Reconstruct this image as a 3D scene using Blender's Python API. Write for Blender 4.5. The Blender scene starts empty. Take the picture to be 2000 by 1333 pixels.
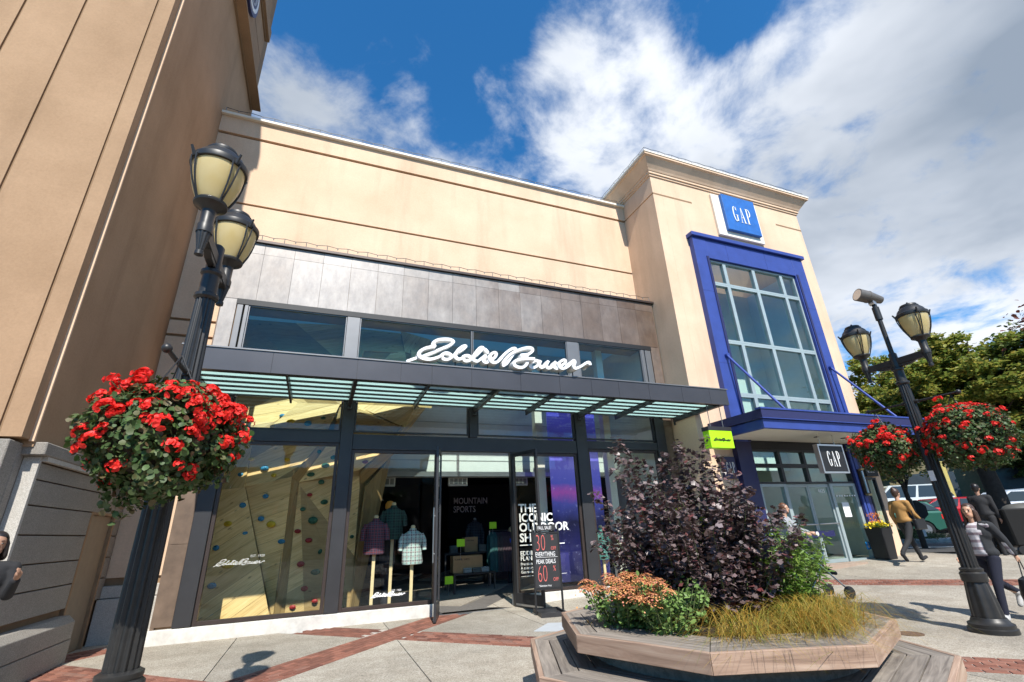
import bpy, bmesh, math, random
import numpy as np
from mathutils import Vector, Matrix
random.seed(7); rng = np.random.default_rng(7)
sc = bpy.context.scene
COL = sc.collection
R = math.radians

# ---------------------------------------------------------------- camera
cam = bpy.data.cameras.new('camera'); camo = bpy.data.objects.new('camera', cam); COL.objects.link(camo)
cam.sensor_width = 36.0; cam.lens = 16.44; cam.clip_end = 3000; cam.clip_start = .05
yaw, pit, rol = R(22.11), R(21.98), R(2.426)
fwd = Vector((math.sin(yaw)*math.cos(pit), math.cos(yaw)*math.cos(pit), math.sin(pit)))
rt = Vector((math.cos(yaw), -math.sin(yaw), 0)); dn = fwd.cross(rt)
r2 = rt*math.cos(rol) + dn*math.sin(rol); d2 = -rt*math.sin(rol) + dn*math.cos(rol)
camo.matrix_world = Matrix(((r2.x, -d2.x, -fwd.x, 0), (r2.y, -d2.y, -fwd.y, 0), (r2.z, -d2.z, -fwd.z, 1.45), (0, 0, 0, 1)))
sc.camera = camo

# ---------------------------------------------------------------- sun, sky
SUN_EL, SUN_AZ = 48.0, 7.0          # sun behind the camera, a little to the left
sd = Vector((-math.sin(R(SUN_AZ))*math.cos(R(SUN_EL)), -math.cos(R(SUN_AZ))*math.cos(R(SUN_EL)), math.sin(R(SUN_EL))))
sun = bpy.data.lights.new('sun', 'SUN'); sun.energy = 5.0; sun.angle = R(.5); sun.color = (1, .95, .87)
suno = bpy.data.objects.new('sun', sun); COL.objects.link(suno)
suno.rotation_euler = sd.to_track_quat('Z', 'Y').to_euler()

W = bpy.data.worlds.new('World'); sc.world = W; W.use_nodes = True
nt = W.node_tree; nt.nodes.clear()
def wn(t, **k):
    n = nt.nodes.new(t)
    for a, b in k.items(): setattr(n, a, b)
    return n
def wmath(op, a, b=None, c=None, clamp=False):
    n = wn('ShaderNodeMath', operation=op, use_clamp=clamp)
    for i, v in enumerate((a, b, c)):
        if v is None: continue
        if isinstance(v, (int, float)): n.inputs[i].default_value = v
        else: nt.links.new(v, n.inputs[i])
    return n.outputs[0]
sky = wn('ShaderNodeTexSky', sky_type='NISHITA'); sky.sun_disc = False
sky.sun_elevation = R(SUN_EL); sky.sun_rotation = math.atan2(sd.x, sd.y); sky.air_density = 1.0; sky.dust_density = .3; sky.ozone_density = 3.0
tc = wn('ShaderNodeTexCoord'); sep = wn('ShaderNodeSeparateXYZ'); nt.links.new(tc.outputs['Generated'], sep.inputs[0])
zz = wmath('ADD', wmath('MAXIMUM', sep.outputs[2], 0.0), .18)
px_ = wmath('DIVIDE', sep.outputs[0], zz); py_ = wmath('DIVIDE', sep.outputs[1], zz)
comb = wn('ShaderNodeCombineXYZ'); nt.links.new(px_, comb.inputs[0]); nt.links.new(py_, comb.inputs[1])
def wnoise(scale, detail, rough, off, dist=0.0, sx=1, sy=1, rot=0):
    m = wn('ShaderNodeMapping'); m.inputs['Location'].default_value = off; m.inputs['Scale'].default_value = (sx, sy, 1); m.inputs['Rotation'].default_value = (0, 0, rot)
    nt.links.new(comb.outputs[0], m.inputs[0])
    n = wn('ShaderNodeTexNoise'); n.inputs['Scale'].default_value = scale; n.inputs['Detail'].default_value = detail
    n.inputs['Roughness'].default_value = rough; n.inputs['Distortion'].default_value = dist
    nt.links.new(m.outputs[0], n.inputs[0]); return n.outputs[0]
big = wnoise(1.25, 3, .5, (3.1, 1.7, 0), .3, 1, .85, R(-35))
fine = wnoise(4.2, 10, .60, (8.3, 4.4, 0), .25, 1, 1, R(-35))
bias = wmath('MULTIPLY_ADD', px_, .12, .0)                  # the cloud bank thickens towards the right
def blob(cx, cy, r, amp):                                   # where a cloud mass or a blue gap lies on the sky plane
    vd = wn('ShaderNodeVectorMath', operation='DISTANCE'); nt.links.new(comb.outputs[0], vd.inputs[0]); vd.inputs[1].default_value = (cx, cy, 0)
    m = wn('ShaderNodeMapRange', interpolation_type='SMOOTHSTEP'); nt.links.new(vd.outputs['Value'], m.inputs[0])
    m.inputs[1].default_value = 0; m.inputs[2].default_value = r; m.inputs[3].default_value = amp; m.inputs[4].default_value = 0
    return m.outputs[0]
for b_ in ((-.10, .74, .22, .26), (.46, .60, .30, .34), (.32, .50, .12, .16), (.95, .60, .42, .30), (1.0, .22, .36, .34), (1.5, .7, .8, .30), (.78, .50, .2, .12),
           (.14, .50, .20, -.42), (.56, .37, .13, -.42), (.76, .37, .09, -.34), (.98, .42, .07, -.34), (-.16, .60, .12, -.3), (.20, .74, .10, -.18), (.14, .64, .07, -.2), (1.02, .50, .07, -.1)):
    bias = wmath('ADD', bias, blob(*b_))
dens = wmath('ADD', wmath('MULTIPLY_ADD', big, .9, -.45), wmath('MULTIPLY_ADD', fine, 1.95, -.97))
dens = wmath('ADD', dens, wmath('MINIMUM', bias, .45))
cr = wn('ShaderNodeMapRange', interpolation_type='SMOOTHSTEP'); nt.links.new(dens, cr.inputs[0])
cr.inputs[1].default_value = -.10; cr.inputs[2].default_value = .44; cr.inputs[3].default_value = 0; cr.inputs[4].default_value = .97
shade = wnoise(1.5, 5, .55, (1.1, 9.0, 0), .2)
cc = wn('ShaderNodeMix', data_type='RGBA'); dk = wmath('ADD', blob(1.05, .12, .45, -.62), blob(1.6, .35, .5, -.35)); nt.links.new(wmath('ADD', wmath('MULTIPLY_ADD', shade, 2.2, -.45), dk, None, True), cc.inputs[0])
cc.inputs[6].default_value = (2.3, 2.75, 3.4, 1); cc.inputs[7].default_value = (6.9, 7.2, 7.7, 1)
tint = wn('ShaderNodeMix', data_type='RGBA', blend_type='MULTIPLY'); tint.inputs[0].default_value = 1
nt.links.new(sky.outputs[0], tint.inputs[6]); tint.inputs[7].default_value = (.30, .98, 1.38, 1)
mx = wn('ShaderNodeMix', data_type='RGBA'); nt.links.new(cr.outputs[0], mx.inputs[0])
nt.links.new(tint.outputs[2], mx.inputs[6]); nt.links.new(cc.outputs[2], mx.inputs[7])
bg = wn('ShaderNodeBackground'); bg.inputs[1].default_value = .105; nt.links.new(mx.outputs[2], bg.inputs[0])
wo = wn('ShaderNodeOutputWorld'); nt.links.new(bg.outputs[0], wo.inputs[0])
sc.view_settings.view_transform = 'Standard'; sc.view_settings.look = 'None'; sc.view_settings.exposure = .5; sc.view_settings.gamma = 1
sc.view_settings.use_curve_mapping = False
sc.render.engine = 'CYCLES'; sc.cycles.max_bounces = 7; sc.cycles.transparent_max_bounces = 10; sc.cycles.glossy_bounces = 4; sc.cycles.caustics_reflective = False; sc.cycles.caustics_refractive = False

# ---------------------------------------------------------------- materials
class MT:
    def __init__(s, name):
        s.m = bpy.data.materials.new(name); s.m.use_nodes = True; s.t = s.m.node_tree; s.b = s.t.nodes['Principled BSDF']; s.tc = s.t.nodes.new('ShaderNodeTexCoord')
    def n(s, t, **k):
        x = s.t.nodes.new(t)
        for a, b in k.items(): setattr(x, a, b)
        return x
    def l(s, a, b): s.t.links.new(a, b)
    def noise(s, scale, detail=4, rough=.55, stretch=(1, 1, 1), coord='Object', rot=(0, 0, 0)):
        m = s.n('ShaderNodeMapping'); m.inputs['Scale'].default_value = stretch; m.inputs['Rotation'].default_value = rot; s.l(s.tc.outputs[coord], m.inputs[0])
        x = s.n('ShaderNodeTexNoise'); x.inputs['Scale'].default_value = scale; x.inputs['Detail'].default_value = detail; x.inputs['Roughness'].default_value = rough
        s.l(m.outputs[0], x.inputs[0]); return x.outputs[0]
    def ramp(s, fac, stops):
        r = s.n('ShaderNodeValToRGB'); e = r.color_ramp.elements
        while len(e) < len(stops): e.new(.5)
        for i, (p, c) in enumerate(stops): e[i].position = p; e[i].color = (*c, 1)
        s.l(fac, r.inputs[0]); return r.outputs[0]
    def bump(s, h, strength=.3, dist=.01):
        b = s.n('ShaderNodeBump'); b.inputs['Strength'].default_value = strength; b.inputs['Distance'].default_value = dist
        s.l(h, b.inputs['Height']); s.l(b.outputs[0], s.b.inputs['Normal'])
    def mix(s, a, b, fac, bt='MIX'):
        x = s.n('ShaderNodeMix', data_type='RGBA', blend_type=bt)
        for i, v in ((0, fac), (6, a), (7, b)):
            if isinstance(v, (int, float)): x.inputs[i].default_value = v
            elif isinstance(v, tuple): x.inputs[i].default_value = (*v, 1)
            else: s.l(v, x.inputs[i])
        return x.outputs[2]
def sc_(c, k): return tuple(min(1, v*k) for v in c)
def simple(name, col, rough=.6, metal=0.0, var=.12, scale=6.0, bump=.0, bscale=60, spec=.5):
    t = MT(name); f = t.noise(scale, 5, .6)
    t.l(t.ramp(f, [(.3, sc_(col, 1-var)), (.7, sc_(col, 1+var))]), t.b.inputs['Base Color'])
    t.b.inputs['Roughness'].default_value = rough; t.b.inputs['Metallic'].default_value = metal
    t.b.inputs['Specular IOR Level'].default_value = spec
    if bump: t.bump(t.noise(bscale, 4), bump, .004)
    return t.m
def stucco(name, c1, c2):
    t = MT(name); f = t.noise(.8, 5, .6); g = t.noise(9, 6, .7); s = t.noise(1.4, 4, .6, (1, 1, .12))
    a = t.ramp(f, [(.3, c1), (.7, c2)]); a = t.mix(a, sc_(c1, .72), t.ramp(s, [(.5, (0, 0, 0)), (.75, (.6, .6, .6))])); a = t.mix(a, t.ramp(t.noise(34, 5, .75), [(.3, (.90,)*3), (.7, (1.07,)*3)]), 1.0, 'MULTIPLY')
    t.l(a, t.b.inputs['Base Color']); t.b.inputs['Roughness'].default_value = .92; t.b.inputs['Specular IOR Level'].default_value = .2
    t.bump(t.mix(g, t.noise(140, 3, .7), .5), .22, .006); return t.m
def speckle(name, base, lo, hi, scale=160, rough=.85, stain=.25, big=.5):
    t = MT(name); v = t.n('ShaderNodeTexVoronoi'); v.inputs['Scale'].default_value = scale; t.l(t.tc.outputs['Object'], v.inputs[0])
    c = t.ramp(t.n('ShaderNodeSeparateColor').outputs[0], [(0, lo), (1, hi)])
    sp = c.node.inputs[0].links[0].from_node; t.l(v.outputs['Color'], sp.inputs[0])
    c.node.color_ramp.elements[0].position = .12; c.node.color_ramp.elements[1].position = .85
    c = t.mix(c, base, .5)
    st = t.ramp(t.noise(big, 7, .65), [(.35, (1-stain,)*3), (.65, (1, 1, 1))])
    if name == 'exposed_aggregate':
        oi = t.n('ShaderNodeObjectInfo'); st = t.mix(st, t.ramp(oi.outputs['Random'], [(0, (.86, .85, .83)), (1, (1.08, 1.06, 1.02))]), 1.0, 'MULTIPLY')
        gv = t.n('ShaderNodeTexVoronoi'); gv.inputs['Scale'].default_value = 1.7; t.l(t.tc.outputs['Object'], gv.inputs[0]); st = t.mix(st, (.45, .43, .40), t.ramp(gv.outputs['Distance'], [(.035, (.7,)*3), (.05, (0, 0, 0))]))
        st = t.mix(st, t.ramp(t.noise(2.6, 6, .7), [(.42, (.84, .82, .80)), (.6, (1, 1, 1))]), 1.0, 'MULTIPLY')
    t.l(t.mix(c, st, 1.0, 'MULTIPLY'), t.b.inputs['Base Color']); t.b.inputs['Roughness'].default_value = rough
    t.bump(v.outputs['Distance'], .35, .003); return t.m
def wood(name, c1, c2, c3, scale=1.0, axis=0, rough=.75, knots=True):
    t = MT(name); st = [16, 16, 16]; st[axis] = 1.1
    oi = t.n('ShaderNodeObjectInfo'); ad = t.n('ShaderNodeVectorMath', operation='ADD'); ml = t.n('ShaderNodeMath', operation='MULTIPLY'); ml.inputs[1].default_value = 37
    t.l(oi.outputs['Random'], ml.inputs[0]); t.l(t.tc.outputs['Object'], ad.inputs[0]); t.l(ml.outputs[0], ad.inputs[1])
    m = t.n('ShaderNodeMapping'); m.inputs['Scale'].default_value = st; t.l(ad.outputs[0], m.inputs[0])
    x = t.n('ShaderNodeTexNoise'); x.inputs['Scale'].default_value = 1.6*scale; x.inputs['Detail'].default_value = 7; x.inputs['Roughness'].default_value = .6; x.inputs['Distortion'].default_value = .8; t.l(m.outputs[0], x.inputs[0])
    a = t.ramp(x.outputs[0], [(.3, c1), (.5, c2), (.72, c3)])
    hs = t.n('ShaderNodeHueSaturation'); t.l(a, hs.inputs['Color'])
    mr = t.n('ShaderNodeMapRange'); mr.inputs[3].default_value = .8; mr.inputs[4].default_value = 1.18; t.l(oi.outputs['Random'], mr.inputs[0]); t.l(mr.outputs[0], hs.inputs['Value'])
    o = hs.outputs[0]
    if knots:
        m2 = t.n('ShaderNodeMapping'); s2 = [7, 7, 7]; s2[axis] = 3.0; m2.inputs['Scale'].default_value = s2; t.l(ad.outputs[0], m2.inputs[0])
        v = t.n('ShaderNodeTexVoronoi'); v.inputs['Scale'].default_value = .9; t.l(m2.outputs[0], v.inputs[0])
        o = t.mix(o, sc_(c1, .45), t.ramp(v.outputs['Distance'], [(.06, (.75,)*3), (.13, (0, 0, 0))]))
    t.l(o, t.b.inputs['Base Color']); t.b.inputs['Roughness'].default_value = rough; t.bump(x.outputs[0], .25, .003); return t.m
def leafmat(name, cols, rough=.55, trans=.25, spec=.35):
    t = MT(name); g = t.n('ShaderNodeNewGeometry'); n = len(cols)
    a = t.ramp(g.outputs['Random Per Island'], [(i/(n-1) if n > 1 else 0, c) for i, c in enumerate(cols)])
    t.l(a, t.b.inputs['Base Color']); t.b.inputs['Roughness'].default_value = rough; t.b.inputs['Specular IOR Level'].default_value = spec
    if trans:
        tr = t.n('ShaderNodeBsdfTranslucent'); t.l(t.mix(a, (1.6, 1.5, .6), .35, 'MULTIPLY') if False else a, tr.inputs[0])
        ms = t.n('ShaderNodeMixShader'); ms.inputs[0].default_value = trans; out = t.t.nodes['Material Output']
        t.l(t.b.outputs[0], ms.inputs[1]); t.l(tr.outputs[0], ms.inputs[2]); t.l(ms.outputs[0], out.inputs[0])
    return t.m
def glassmat(name, tint=(.82, .9, .88), refl=1.0, ior=1.5, rough=0.0):
    t = MT(name); t.t.nodes.remove(t.b)
    tr = t.n('ShaderNodeBsdfTransparent'); tr.inputs[0].default_value = (*tint, 1)
    gl = t.n('ShaderNodeBsdfGlossy'); gl.inputs['Roughness'].default_value = rough; gl.inputs[0].default_value = (.9, .95, 1, 1)
    fr = t.n('ShaderNodeFresnel'); fr.inputs[0].default_value = ior
    geo = t.n('ShaderNodeNewGeometry'); fo = t.n('ShaderNodeMath', operation='SUBTRACT'); fo.inputs[0].default_value = 1; t.l(geo.outputs['Backfacing'], fo.inputs[1])
    m0 = t.n('ShaderNodeMath', operation='MULTIPLY'); m0.inputs[1].default_value = refl; t.l(fr.outputs[0], m0.inputs[0])
    mu = t.n('ShaderNodeMath', operation='MULTIPLY', use_clamp=True); t.l(fo.outputs[0], mu.inputs[1]); t.l(m0.outputs[0], mu.inputs[0])
    ms = t.n('ShaderNodeMixShader'); t.l(mu.outputs[0], ms.inputs[0]); t.l(tr.outputs[0], ms.inputs[1]); t.l(gl.outputs[0], ms.inputs[2])
    t.l(ms.outputs[0], t.t.nodes['Material Output'].inputs[0]); return t.m
def brickmat(name, stops, rough=.85):
    t = MT(name); oi = t.n('ShaderNodeObjectInfo'); a = t.ramp(oi.outputs['Random'], stops)
    ge = t.n('ShaderNodeNewGeometry'); a = t.mix(a, t.ramp(ge.outputs['Random Per Island'], [(0, (.72,)*3), (1, (1.25,)*3)]), 1.0, 'MULTIPLY')
    st = t.ramp(t.noise(7, 6, .7), [(.3, (.6,)*3), (.7, (1.15,)*3)]); t.l(t.mix(a, st, 1.0, 'MULTIPLY'), t.b.inputs['Base Color'])
    t.b.inputs['Roughness'].default_value = rough; t.bump(t.noise(90, 4), .3, .003); return t.m

M = {}
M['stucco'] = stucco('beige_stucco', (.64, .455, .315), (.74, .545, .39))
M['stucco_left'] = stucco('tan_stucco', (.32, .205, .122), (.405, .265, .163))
M['stucco_trim'] = simple('cream_coping', (.78, .72, .62), .7, var=.06)
M['groove'] = simple('shadow_joint', (.25, .16, .09), .9)
M['granite'] = speckle('granite_block', (.27, .245, .21), (.14, .125, .11), (.42, .39, .35), 170)
M['plinth'] = speckle('granite_plinth', (.5, .47, .42), (.3, .28, .25), (.7, .67, .62), 170)
M['paving'] = speckle('exposed_aggregate', (.40, .36, .30), (.17, .15, .12), (.66, .62, .55), 110, .9, .32, .35)
M['joint'] = simple('paving_joint', (.12, .11, .1), .95)
M['mortar'] = simple('pale_mortar', (.42, .38, .34), .95, var=.2, scale=20)
M['brick'] = brickmat('red_brick_paver', [(0, (.13, .05, .035)), (.35, (.22, .085, .055)), (.7, (.29, .125, .085)), (1, (.22, .12, .09))])
M['kerb'] = simple('white_painted_kerb', (.58, .56, .52), .85, var=.16, scale=7, bump=.2)
M['asphalt'] = speckle('asphalt', (.055, .055, .055), (.03, .03, .03), (.1, .1, .1), 90, .9, .2)
M['roadpaint'] = simple('road_paint', (.55, .54, .5), .8, var=.15)
M['bronze'] = simple('dark_bronze_metal', (.045, .045, .048), .42, .35, .1, 3)
M['bronze_lit'] = simple('grey_bronze_panel', (.082, .078, .082), .36, .55, .08, 2)  # paler copy of the bronze, sunlight on the fascia put into the colour
M['silver'] = simple('silver_grey_metal', (.19, .19, .195), .45, .5, .06, 3)
M['brownframe'] = simple('brown_anodised_frame', (.06, .045, .04), .4, .4)
M['lamp'] = simple('lamp_black_metal', (.022, .0215, .021), .42, .1, .2, 12, .05)
M['steel'] = simple('brushed_steel', (.55, .56, .57), .3, .9, .05)
M['white'] = simple('white_paint', (.8, .8, .79), .5, var=.03)
M['offwhite'] = simple('interior_white', (.62, .63, .58), .7, var=.04)
M['bluepaint'] = simple('ultramarine_paint', (.032, .062, .27), .5, .1, .12, 3)
M['bluesign'] = simple('blue_sign_face', (.018, .125, .42), .5, 0, .15, 5)
M['navy'] = simple('navy_paint', (.018, .02, .085), .45, 0, .08)
M['tealframe'] = simple('grey_green_frame', (.34, .41, .42), .45, .2, .06)
M['black'] = simple('black_paint', (.012, .012, .013), .5, 0, .1)
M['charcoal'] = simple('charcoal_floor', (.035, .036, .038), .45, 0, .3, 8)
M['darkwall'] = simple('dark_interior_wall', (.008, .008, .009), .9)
M['lime'] = simple('lime_green_sign', (.40, .80, .01), .45, 0, .02)
M['glass'] = glassmat('shop_glass', (.98, .98, .95), 1.0, 1.5)
M['glass_clere'] = glassmat('clerestory_glass', (.88, .98, .98), 1.15, 1.5)
M['glass_tower'] = glassmat('tower_glass', (.88, .97, .96), 1.3, 1.5)
M['ply'] = wood('pale_plywood', (.58, .41, .17), (.78, .58, .27), (.86, .68, .36), 1.0, 0, .6)
M['plyedge'] = wood('brown_plywood_edge', (.30, .21, .09), (.36, .26, .12), (.42, .31, .15), 1.0, 0, .6)
M['post'] = simple('pale_wood_post', (.72, .6, .36), .6, 0, .1, 10)
M['deck'] = wood('weathered_deck_board', (.12, .10, .085), (.22, .19, .16), (.31, .27, .23), 1.0, 0, .85, False)
M['fascia'] = wood('reddish_hardwood', (.18, .115, .08), (.32, .215, .155), (.44, .33, .25), .8, 0, .7, False)
M['drum'] = speckle('board_marked_concrete', (.27, .26, .23), (.2, .19, .17), (.36, .35, .31), 40, .9, .45, 2.0)
M['soil'] = simple('dark_soil', (.03, .022, .016), .95, 0, .4, 20, .5)
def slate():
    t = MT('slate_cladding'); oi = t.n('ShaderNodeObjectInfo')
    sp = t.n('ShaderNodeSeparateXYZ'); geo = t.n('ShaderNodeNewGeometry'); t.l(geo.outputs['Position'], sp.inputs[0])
    n1 = t.noise(1.1, 6, .65); mr = t.n('ShaderNodeMapRange'); mr.inputs[1].default_value = 1; mr.inputs[2].default_value = 8; t.l(sp.outputs[0], mr.inputs[0])  # left end painted paler as sky glare, right end browner with rust patina
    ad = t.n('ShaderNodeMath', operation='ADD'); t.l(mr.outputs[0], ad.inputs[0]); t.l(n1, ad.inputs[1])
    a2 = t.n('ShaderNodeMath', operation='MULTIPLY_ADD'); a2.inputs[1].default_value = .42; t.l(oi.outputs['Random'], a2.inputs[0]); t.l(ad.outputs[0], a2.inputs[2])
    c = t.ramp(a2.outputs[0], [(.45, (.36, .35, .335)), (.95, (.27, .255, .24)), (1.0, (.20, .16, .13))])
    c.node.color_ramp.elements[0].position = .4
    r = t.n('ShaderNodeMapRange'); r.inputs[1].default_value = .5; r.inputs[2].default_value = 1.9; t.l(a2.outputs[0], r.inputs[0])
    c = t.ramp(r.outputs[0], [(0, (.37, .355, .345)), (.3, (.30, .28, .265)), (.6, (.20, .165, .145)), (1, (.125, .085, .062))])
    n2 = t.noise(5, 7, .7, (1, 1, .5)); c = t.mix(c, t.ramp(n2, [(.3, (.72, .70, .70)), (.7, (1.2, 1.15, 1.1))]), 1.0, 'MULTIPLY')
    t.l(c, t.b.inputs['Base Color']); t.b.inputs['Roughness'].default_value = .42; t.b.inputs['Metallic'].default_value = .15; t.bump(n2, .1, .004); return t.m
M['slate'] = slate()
M['rust'] = simple('rusty_slate', (.15, .105, .075), .5, .1, .3, 3, .1)
def frosted():
    t = MT('frosted_canopy_glass'); t.b.inputs['Base Color'].default_value = (.62, .74, .72, 1); t.b.inputs['Roughness'].default_value = .3
    tr = t.n('ShaderNodeBsdfTranslucent'); tr.inputs[0].default_value = (.62, .78, .76, 1); ms = t.n('ShaderNodeMixShader'); ms.inputs[0].default_value = .85
    t.l(t.b.outputs[0], ms.inputs[1]); t.l(tr.outputs[0], ms.inputs[2]); t.l(ms.outputs[0], t.t.nodes['Material Output'].inputs[0]); return t.m
M['frosted'] = frosted()
def lampglass():
    t = MT('amber_lamp_glass'); t.l(t.ramp(t.noise(4, 3), [(.3, (.72, .57, .26)), (.7, (.80, .67, .36))]), t.b.inputs['Base Color']); t.b.inputs['Roughness'].default_value = .18
    tr = t.n('ShaderNodeBsdfTranslucent'); tr.inputs[0].default_value = (.85, .72, .40, 1); ms = t.n('ShaderNodeMixShader'); ms.inputs[0].default_value = .4
    t.l(t.b.outputs[0], ms.inputs[1]); t.l(tr.outputs[0], ms.inputs[2]); t.l(ms.outputs[0], t.t.nodes['Material Output'].inputs[0]); return t.m
M['lampglass'] = lampglass()
def col(name, c, rough=.7, var=.1, scale=8, metal=0, bump=0):
    if name not in M: M[name] = simple(name, c, rough, metal, var, scale, bump)
    return M[name]
def emis(name, c, s):
    t = MT(name); t.b.inputs['Base Color'].default_value = (*c, 1); t.b.inputs['Emission Color'].default_value = (*c, 1); t.b.inputs['Emission Strength'].default_value = s; return t.m

# ---------------------------------------------------------------- mesh helpers
class MB:
    def __init__(s): s.v = []; s.f = []; s.n = 0
    def add(s, vs, fs):
        o = s.n; s.v.extend([tuple(map(float, v)) for v in vs]); s.f.extend([tuple(i+o for i in f) for f in fs]); s.n += len(vs); return s
    def box(s, a, b):
        x0, y0, z0 = [min(p, q) for p, q in zip(a, b)]; x1, y1, z1 = [max(p, q) for p, q in zip(a, b)]
        return s.add([(x0,y0,z0),(x1,y0,z0),(x1,y1,z0),(x0,y1,z0),(x0,y0,z1),(x1,y0,z1),(x1,y1,z1),(x0,y1,z1)],
                     [(3,2,1,0),(4,5,6,7),(0,1,5,4),(1,2,6,5),(2,3,7,6),(3,0,4,7)])
    def cyl(s, p0, p1, r0, r1=None, n=12, caps=True):
        r1 = r0 if r1 is None else r1; p0 = Vector(p0); p1 = Vector(p1); d = (p1-p0).normalized()
        a = d.orthogonal().normalized(); b = d.cross(a); vs = []
        for p, r in ((p0, r0), (p1, r1)):
            for i in range(n):
                t = 2*math.pi*i/n; vs.append(p + a*math.cos(t)*r + b*math.sin(t)*r)
        fs = [(i, (i+1) % n, n+(i+1) % n, n+i) for i in range(n)]
        if caps: fs += [tuple(range(n-1, -1, -1)), tuple(range(n, 2*n))]
        return s.add(vs, fs)
    def lathe(s, prof, c=(0, 0, 0), n=24, rmod=None):
        vs = []; fs = []
        for r, z in prof:
            for i in range(n):
                t = 2*math.pi*i/n; rr = r*(rmod(t, z) if rmod else 1); vs.append((c[0]+rr*math.cos(t), c[1]+rr*math.sin(t), c[2]+z))
        for k in range(len(prof)-1):
            for i in range(n): j = (i+1) % n; fs.append((k*n+i, k*n+j, (k+1)*n+j, (k+1)*n+i))
        fs += [tuple(range(n-1, -1, -1)), tuple(range((len(prof)-1)*n, len(prof)*n))]
        return s.add(vs, fs)
    def tube(s, pts, r, n=8):
        rs = r if isinstance(r, (list, tuple)) else [r]*len(pts); pts = [Vector(p) for p in pts]; vs = []; a = None
        for i, p in enumerate(pts):
            d = (pts[min(i+1, len(pts)-1)]-pts[max(i-1, 0)]).normalized()
            a = d.orthogonal().normalized() if a is None else (a-d*a.dot(d)).normalized(); b = d.cross(a)
            for k in range(n): t = 2*math.pi*k/n; vs.append(p+a*math.cos(t)*rs[i]+b*math.sin(t)*rs[i])
        fs = [(k*n+i, k*n+(i+1) % n, (k+1)*n+(i+1) % n, (k+1)*n+i) for k in range(len(pts)-1) for i in range(n)]
        fs += [tuple(range(n-1, -1, -1)), tuple(range((len(pts)-1)*n, len(pts)*n))]
        return s.add(vs, fs)
    def ell(s, c, r, n=12, m=8):
        vs = []; fs = []
        for j in range(m+1):
            ph = -math.pi/2+math.pi*j/m
            for i in range(n): t = 2*math.pi*i/n; vs.append((c[0]+r[0]*math.cos(ph)*math.cos(t), c[1]+r[1]*math.cos(ph)*math.sin(t), c[2]+r[2]*math.sin(ph)))
        for j in range(m):
            for i in range(n): k = (i+1) % n; fs.append((j*n+i, j*n+k, (j+1)*n+k, (j+1)*n+i))
        return s.add(vs, fs)
    def prism(s, poly, d):                       # poly: list of 3d points, extruded by vector d
        n = len(poly); vs = [Vector(p) for p in poly]+[Vector(p)+Vector(d) for p in poly]
        return s.add(vs, [tuple(range(n-1, -1, -1)), tuple(range(n, 2*n))]+[(i, (i+1) % n, n+(i+1) % n, n+i) for i in range(n)])
    def quad(s, *p): return s.add(p, [tuple(range(len(p)))])
def mesh(name, mb, mat, smooth=False, bevel=0, fix=True, off=Vector((0, 0, 0))):
    me = bpy.data.meshes.new(name); me.from_pydata([(v[0]-off[0], v[1]-off[1], v[2]-off[2]) for v in mb.v], [], mb.f)
    if fix or bevel:
        bm = bmesh.new(); bm.from_mesh(me)
        if bevel: bmesh.ops.bevel(bm, geom=bm.edges[:], offset=bevel, segments=1, affect='EDGES', clamp_overlap=True)
        if fix: bmesh.ops.recalc_face_normals(bm, faces=bm.faces[:])
        bm.to_mesh(me); bm.free()
    if mat is not None: me.materials.append(M[mat] if isinstance(mat, str) else mat)
    if smooth:
        me.polygons.foreach_set('use_smooth', [True]*len(me.polygons))
        try: me.set_sharp_from_angle(angle=R(38))
        except Exception: pass
    me.update(); return me
ORG = {}
def link(o, parent=None):
    COL.objects.link(o)
    if parent is not None: o.parent = parent
    return o
def tag(o, label, cat, group=None, kind=None):
    if label: o['label'] = label
    if cat: o['category'] = cat
    if group: o['group'] = group
    if kind: o['kind'] = kind
    return o
def thing(name, label, cat, loc=(0, 0, 0), group=None, rot=0):
    o = bpy.data.objects.new(name, None); o.location = loc; o.rotation_euler = (0, 0, rot); o.empty_display_size = .2; link(o)
    ORG[o] = Vector(loc); return tag(o, label, cat, group)
def ob(name, mb, mat, parent=None, smooth=False, bevel=0, fix=True, origin=None, local=False, label=None):
    """one mesh object; verts are given in world space unless local"""
    if parent is not None: off = Vector((0, 0, 0)) if local else ORG[parent]
    else:
        if origin is None:
            a = np.array(mb.v); origin = ((a[:, 0].min()+a[:, 0].max())/2, (a[:, 1].min()+a[:, 1].max())/2, a[:, 2].min())
        off = Vector(origin)
    me = mb if isinstance(mb, bpy.types.Mesh) else mesh(name, mb, mat, smooth, bevel, fix, off)
    o = bpy.data.objects.new(name, me); link(o, parent)
    if parent is None: o.location = off
    ORG[o] = off if parent is None else (ORG[parent] if not local else Vector((0, 0, 0)))
    if label: o['label'] = label
    return o
def inst(name, me, parent, loc, rot=(0, 0, 0), scale=(1, 1, 1), label=None):
    """child object sharing a mesh, loc given relative to the parent"""
    o = bpy.data.objects.new(name, me); link(o, parent); o.location = loc; o.rotation_euler = rot; o.scale = scale
    if label: o['label'] = label
    ORG[o] = Vector((0, 0, 0)); return o
def copy_tree(o, parent=None):
    c = o.copy(); link(c, parent)
    for ch in o.children: copy_tree(ch, c)
    return c
def cut(poly, a, b, c):                          # keep a*x+b*y+c >= 0 (2-d convex polygon)
    out = []
    for i in range(len(poly)):
        p, q = poly[i], poly[(i+1) % len(poly)]; dp = a*p[0]+b*p[1]+c; dq = a*q[0]+b*q[1]+c
        if dp >= 0: out.append(p)
        if (dp > 0) != (dq > 0) and abs(dp-dq) > 1e-12:
            t = dp/(dp-dq); out.append((p[0]+t*(q[0]-p[0]), p[1]+t*(q[1]-p[1])))
    return out
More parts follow.
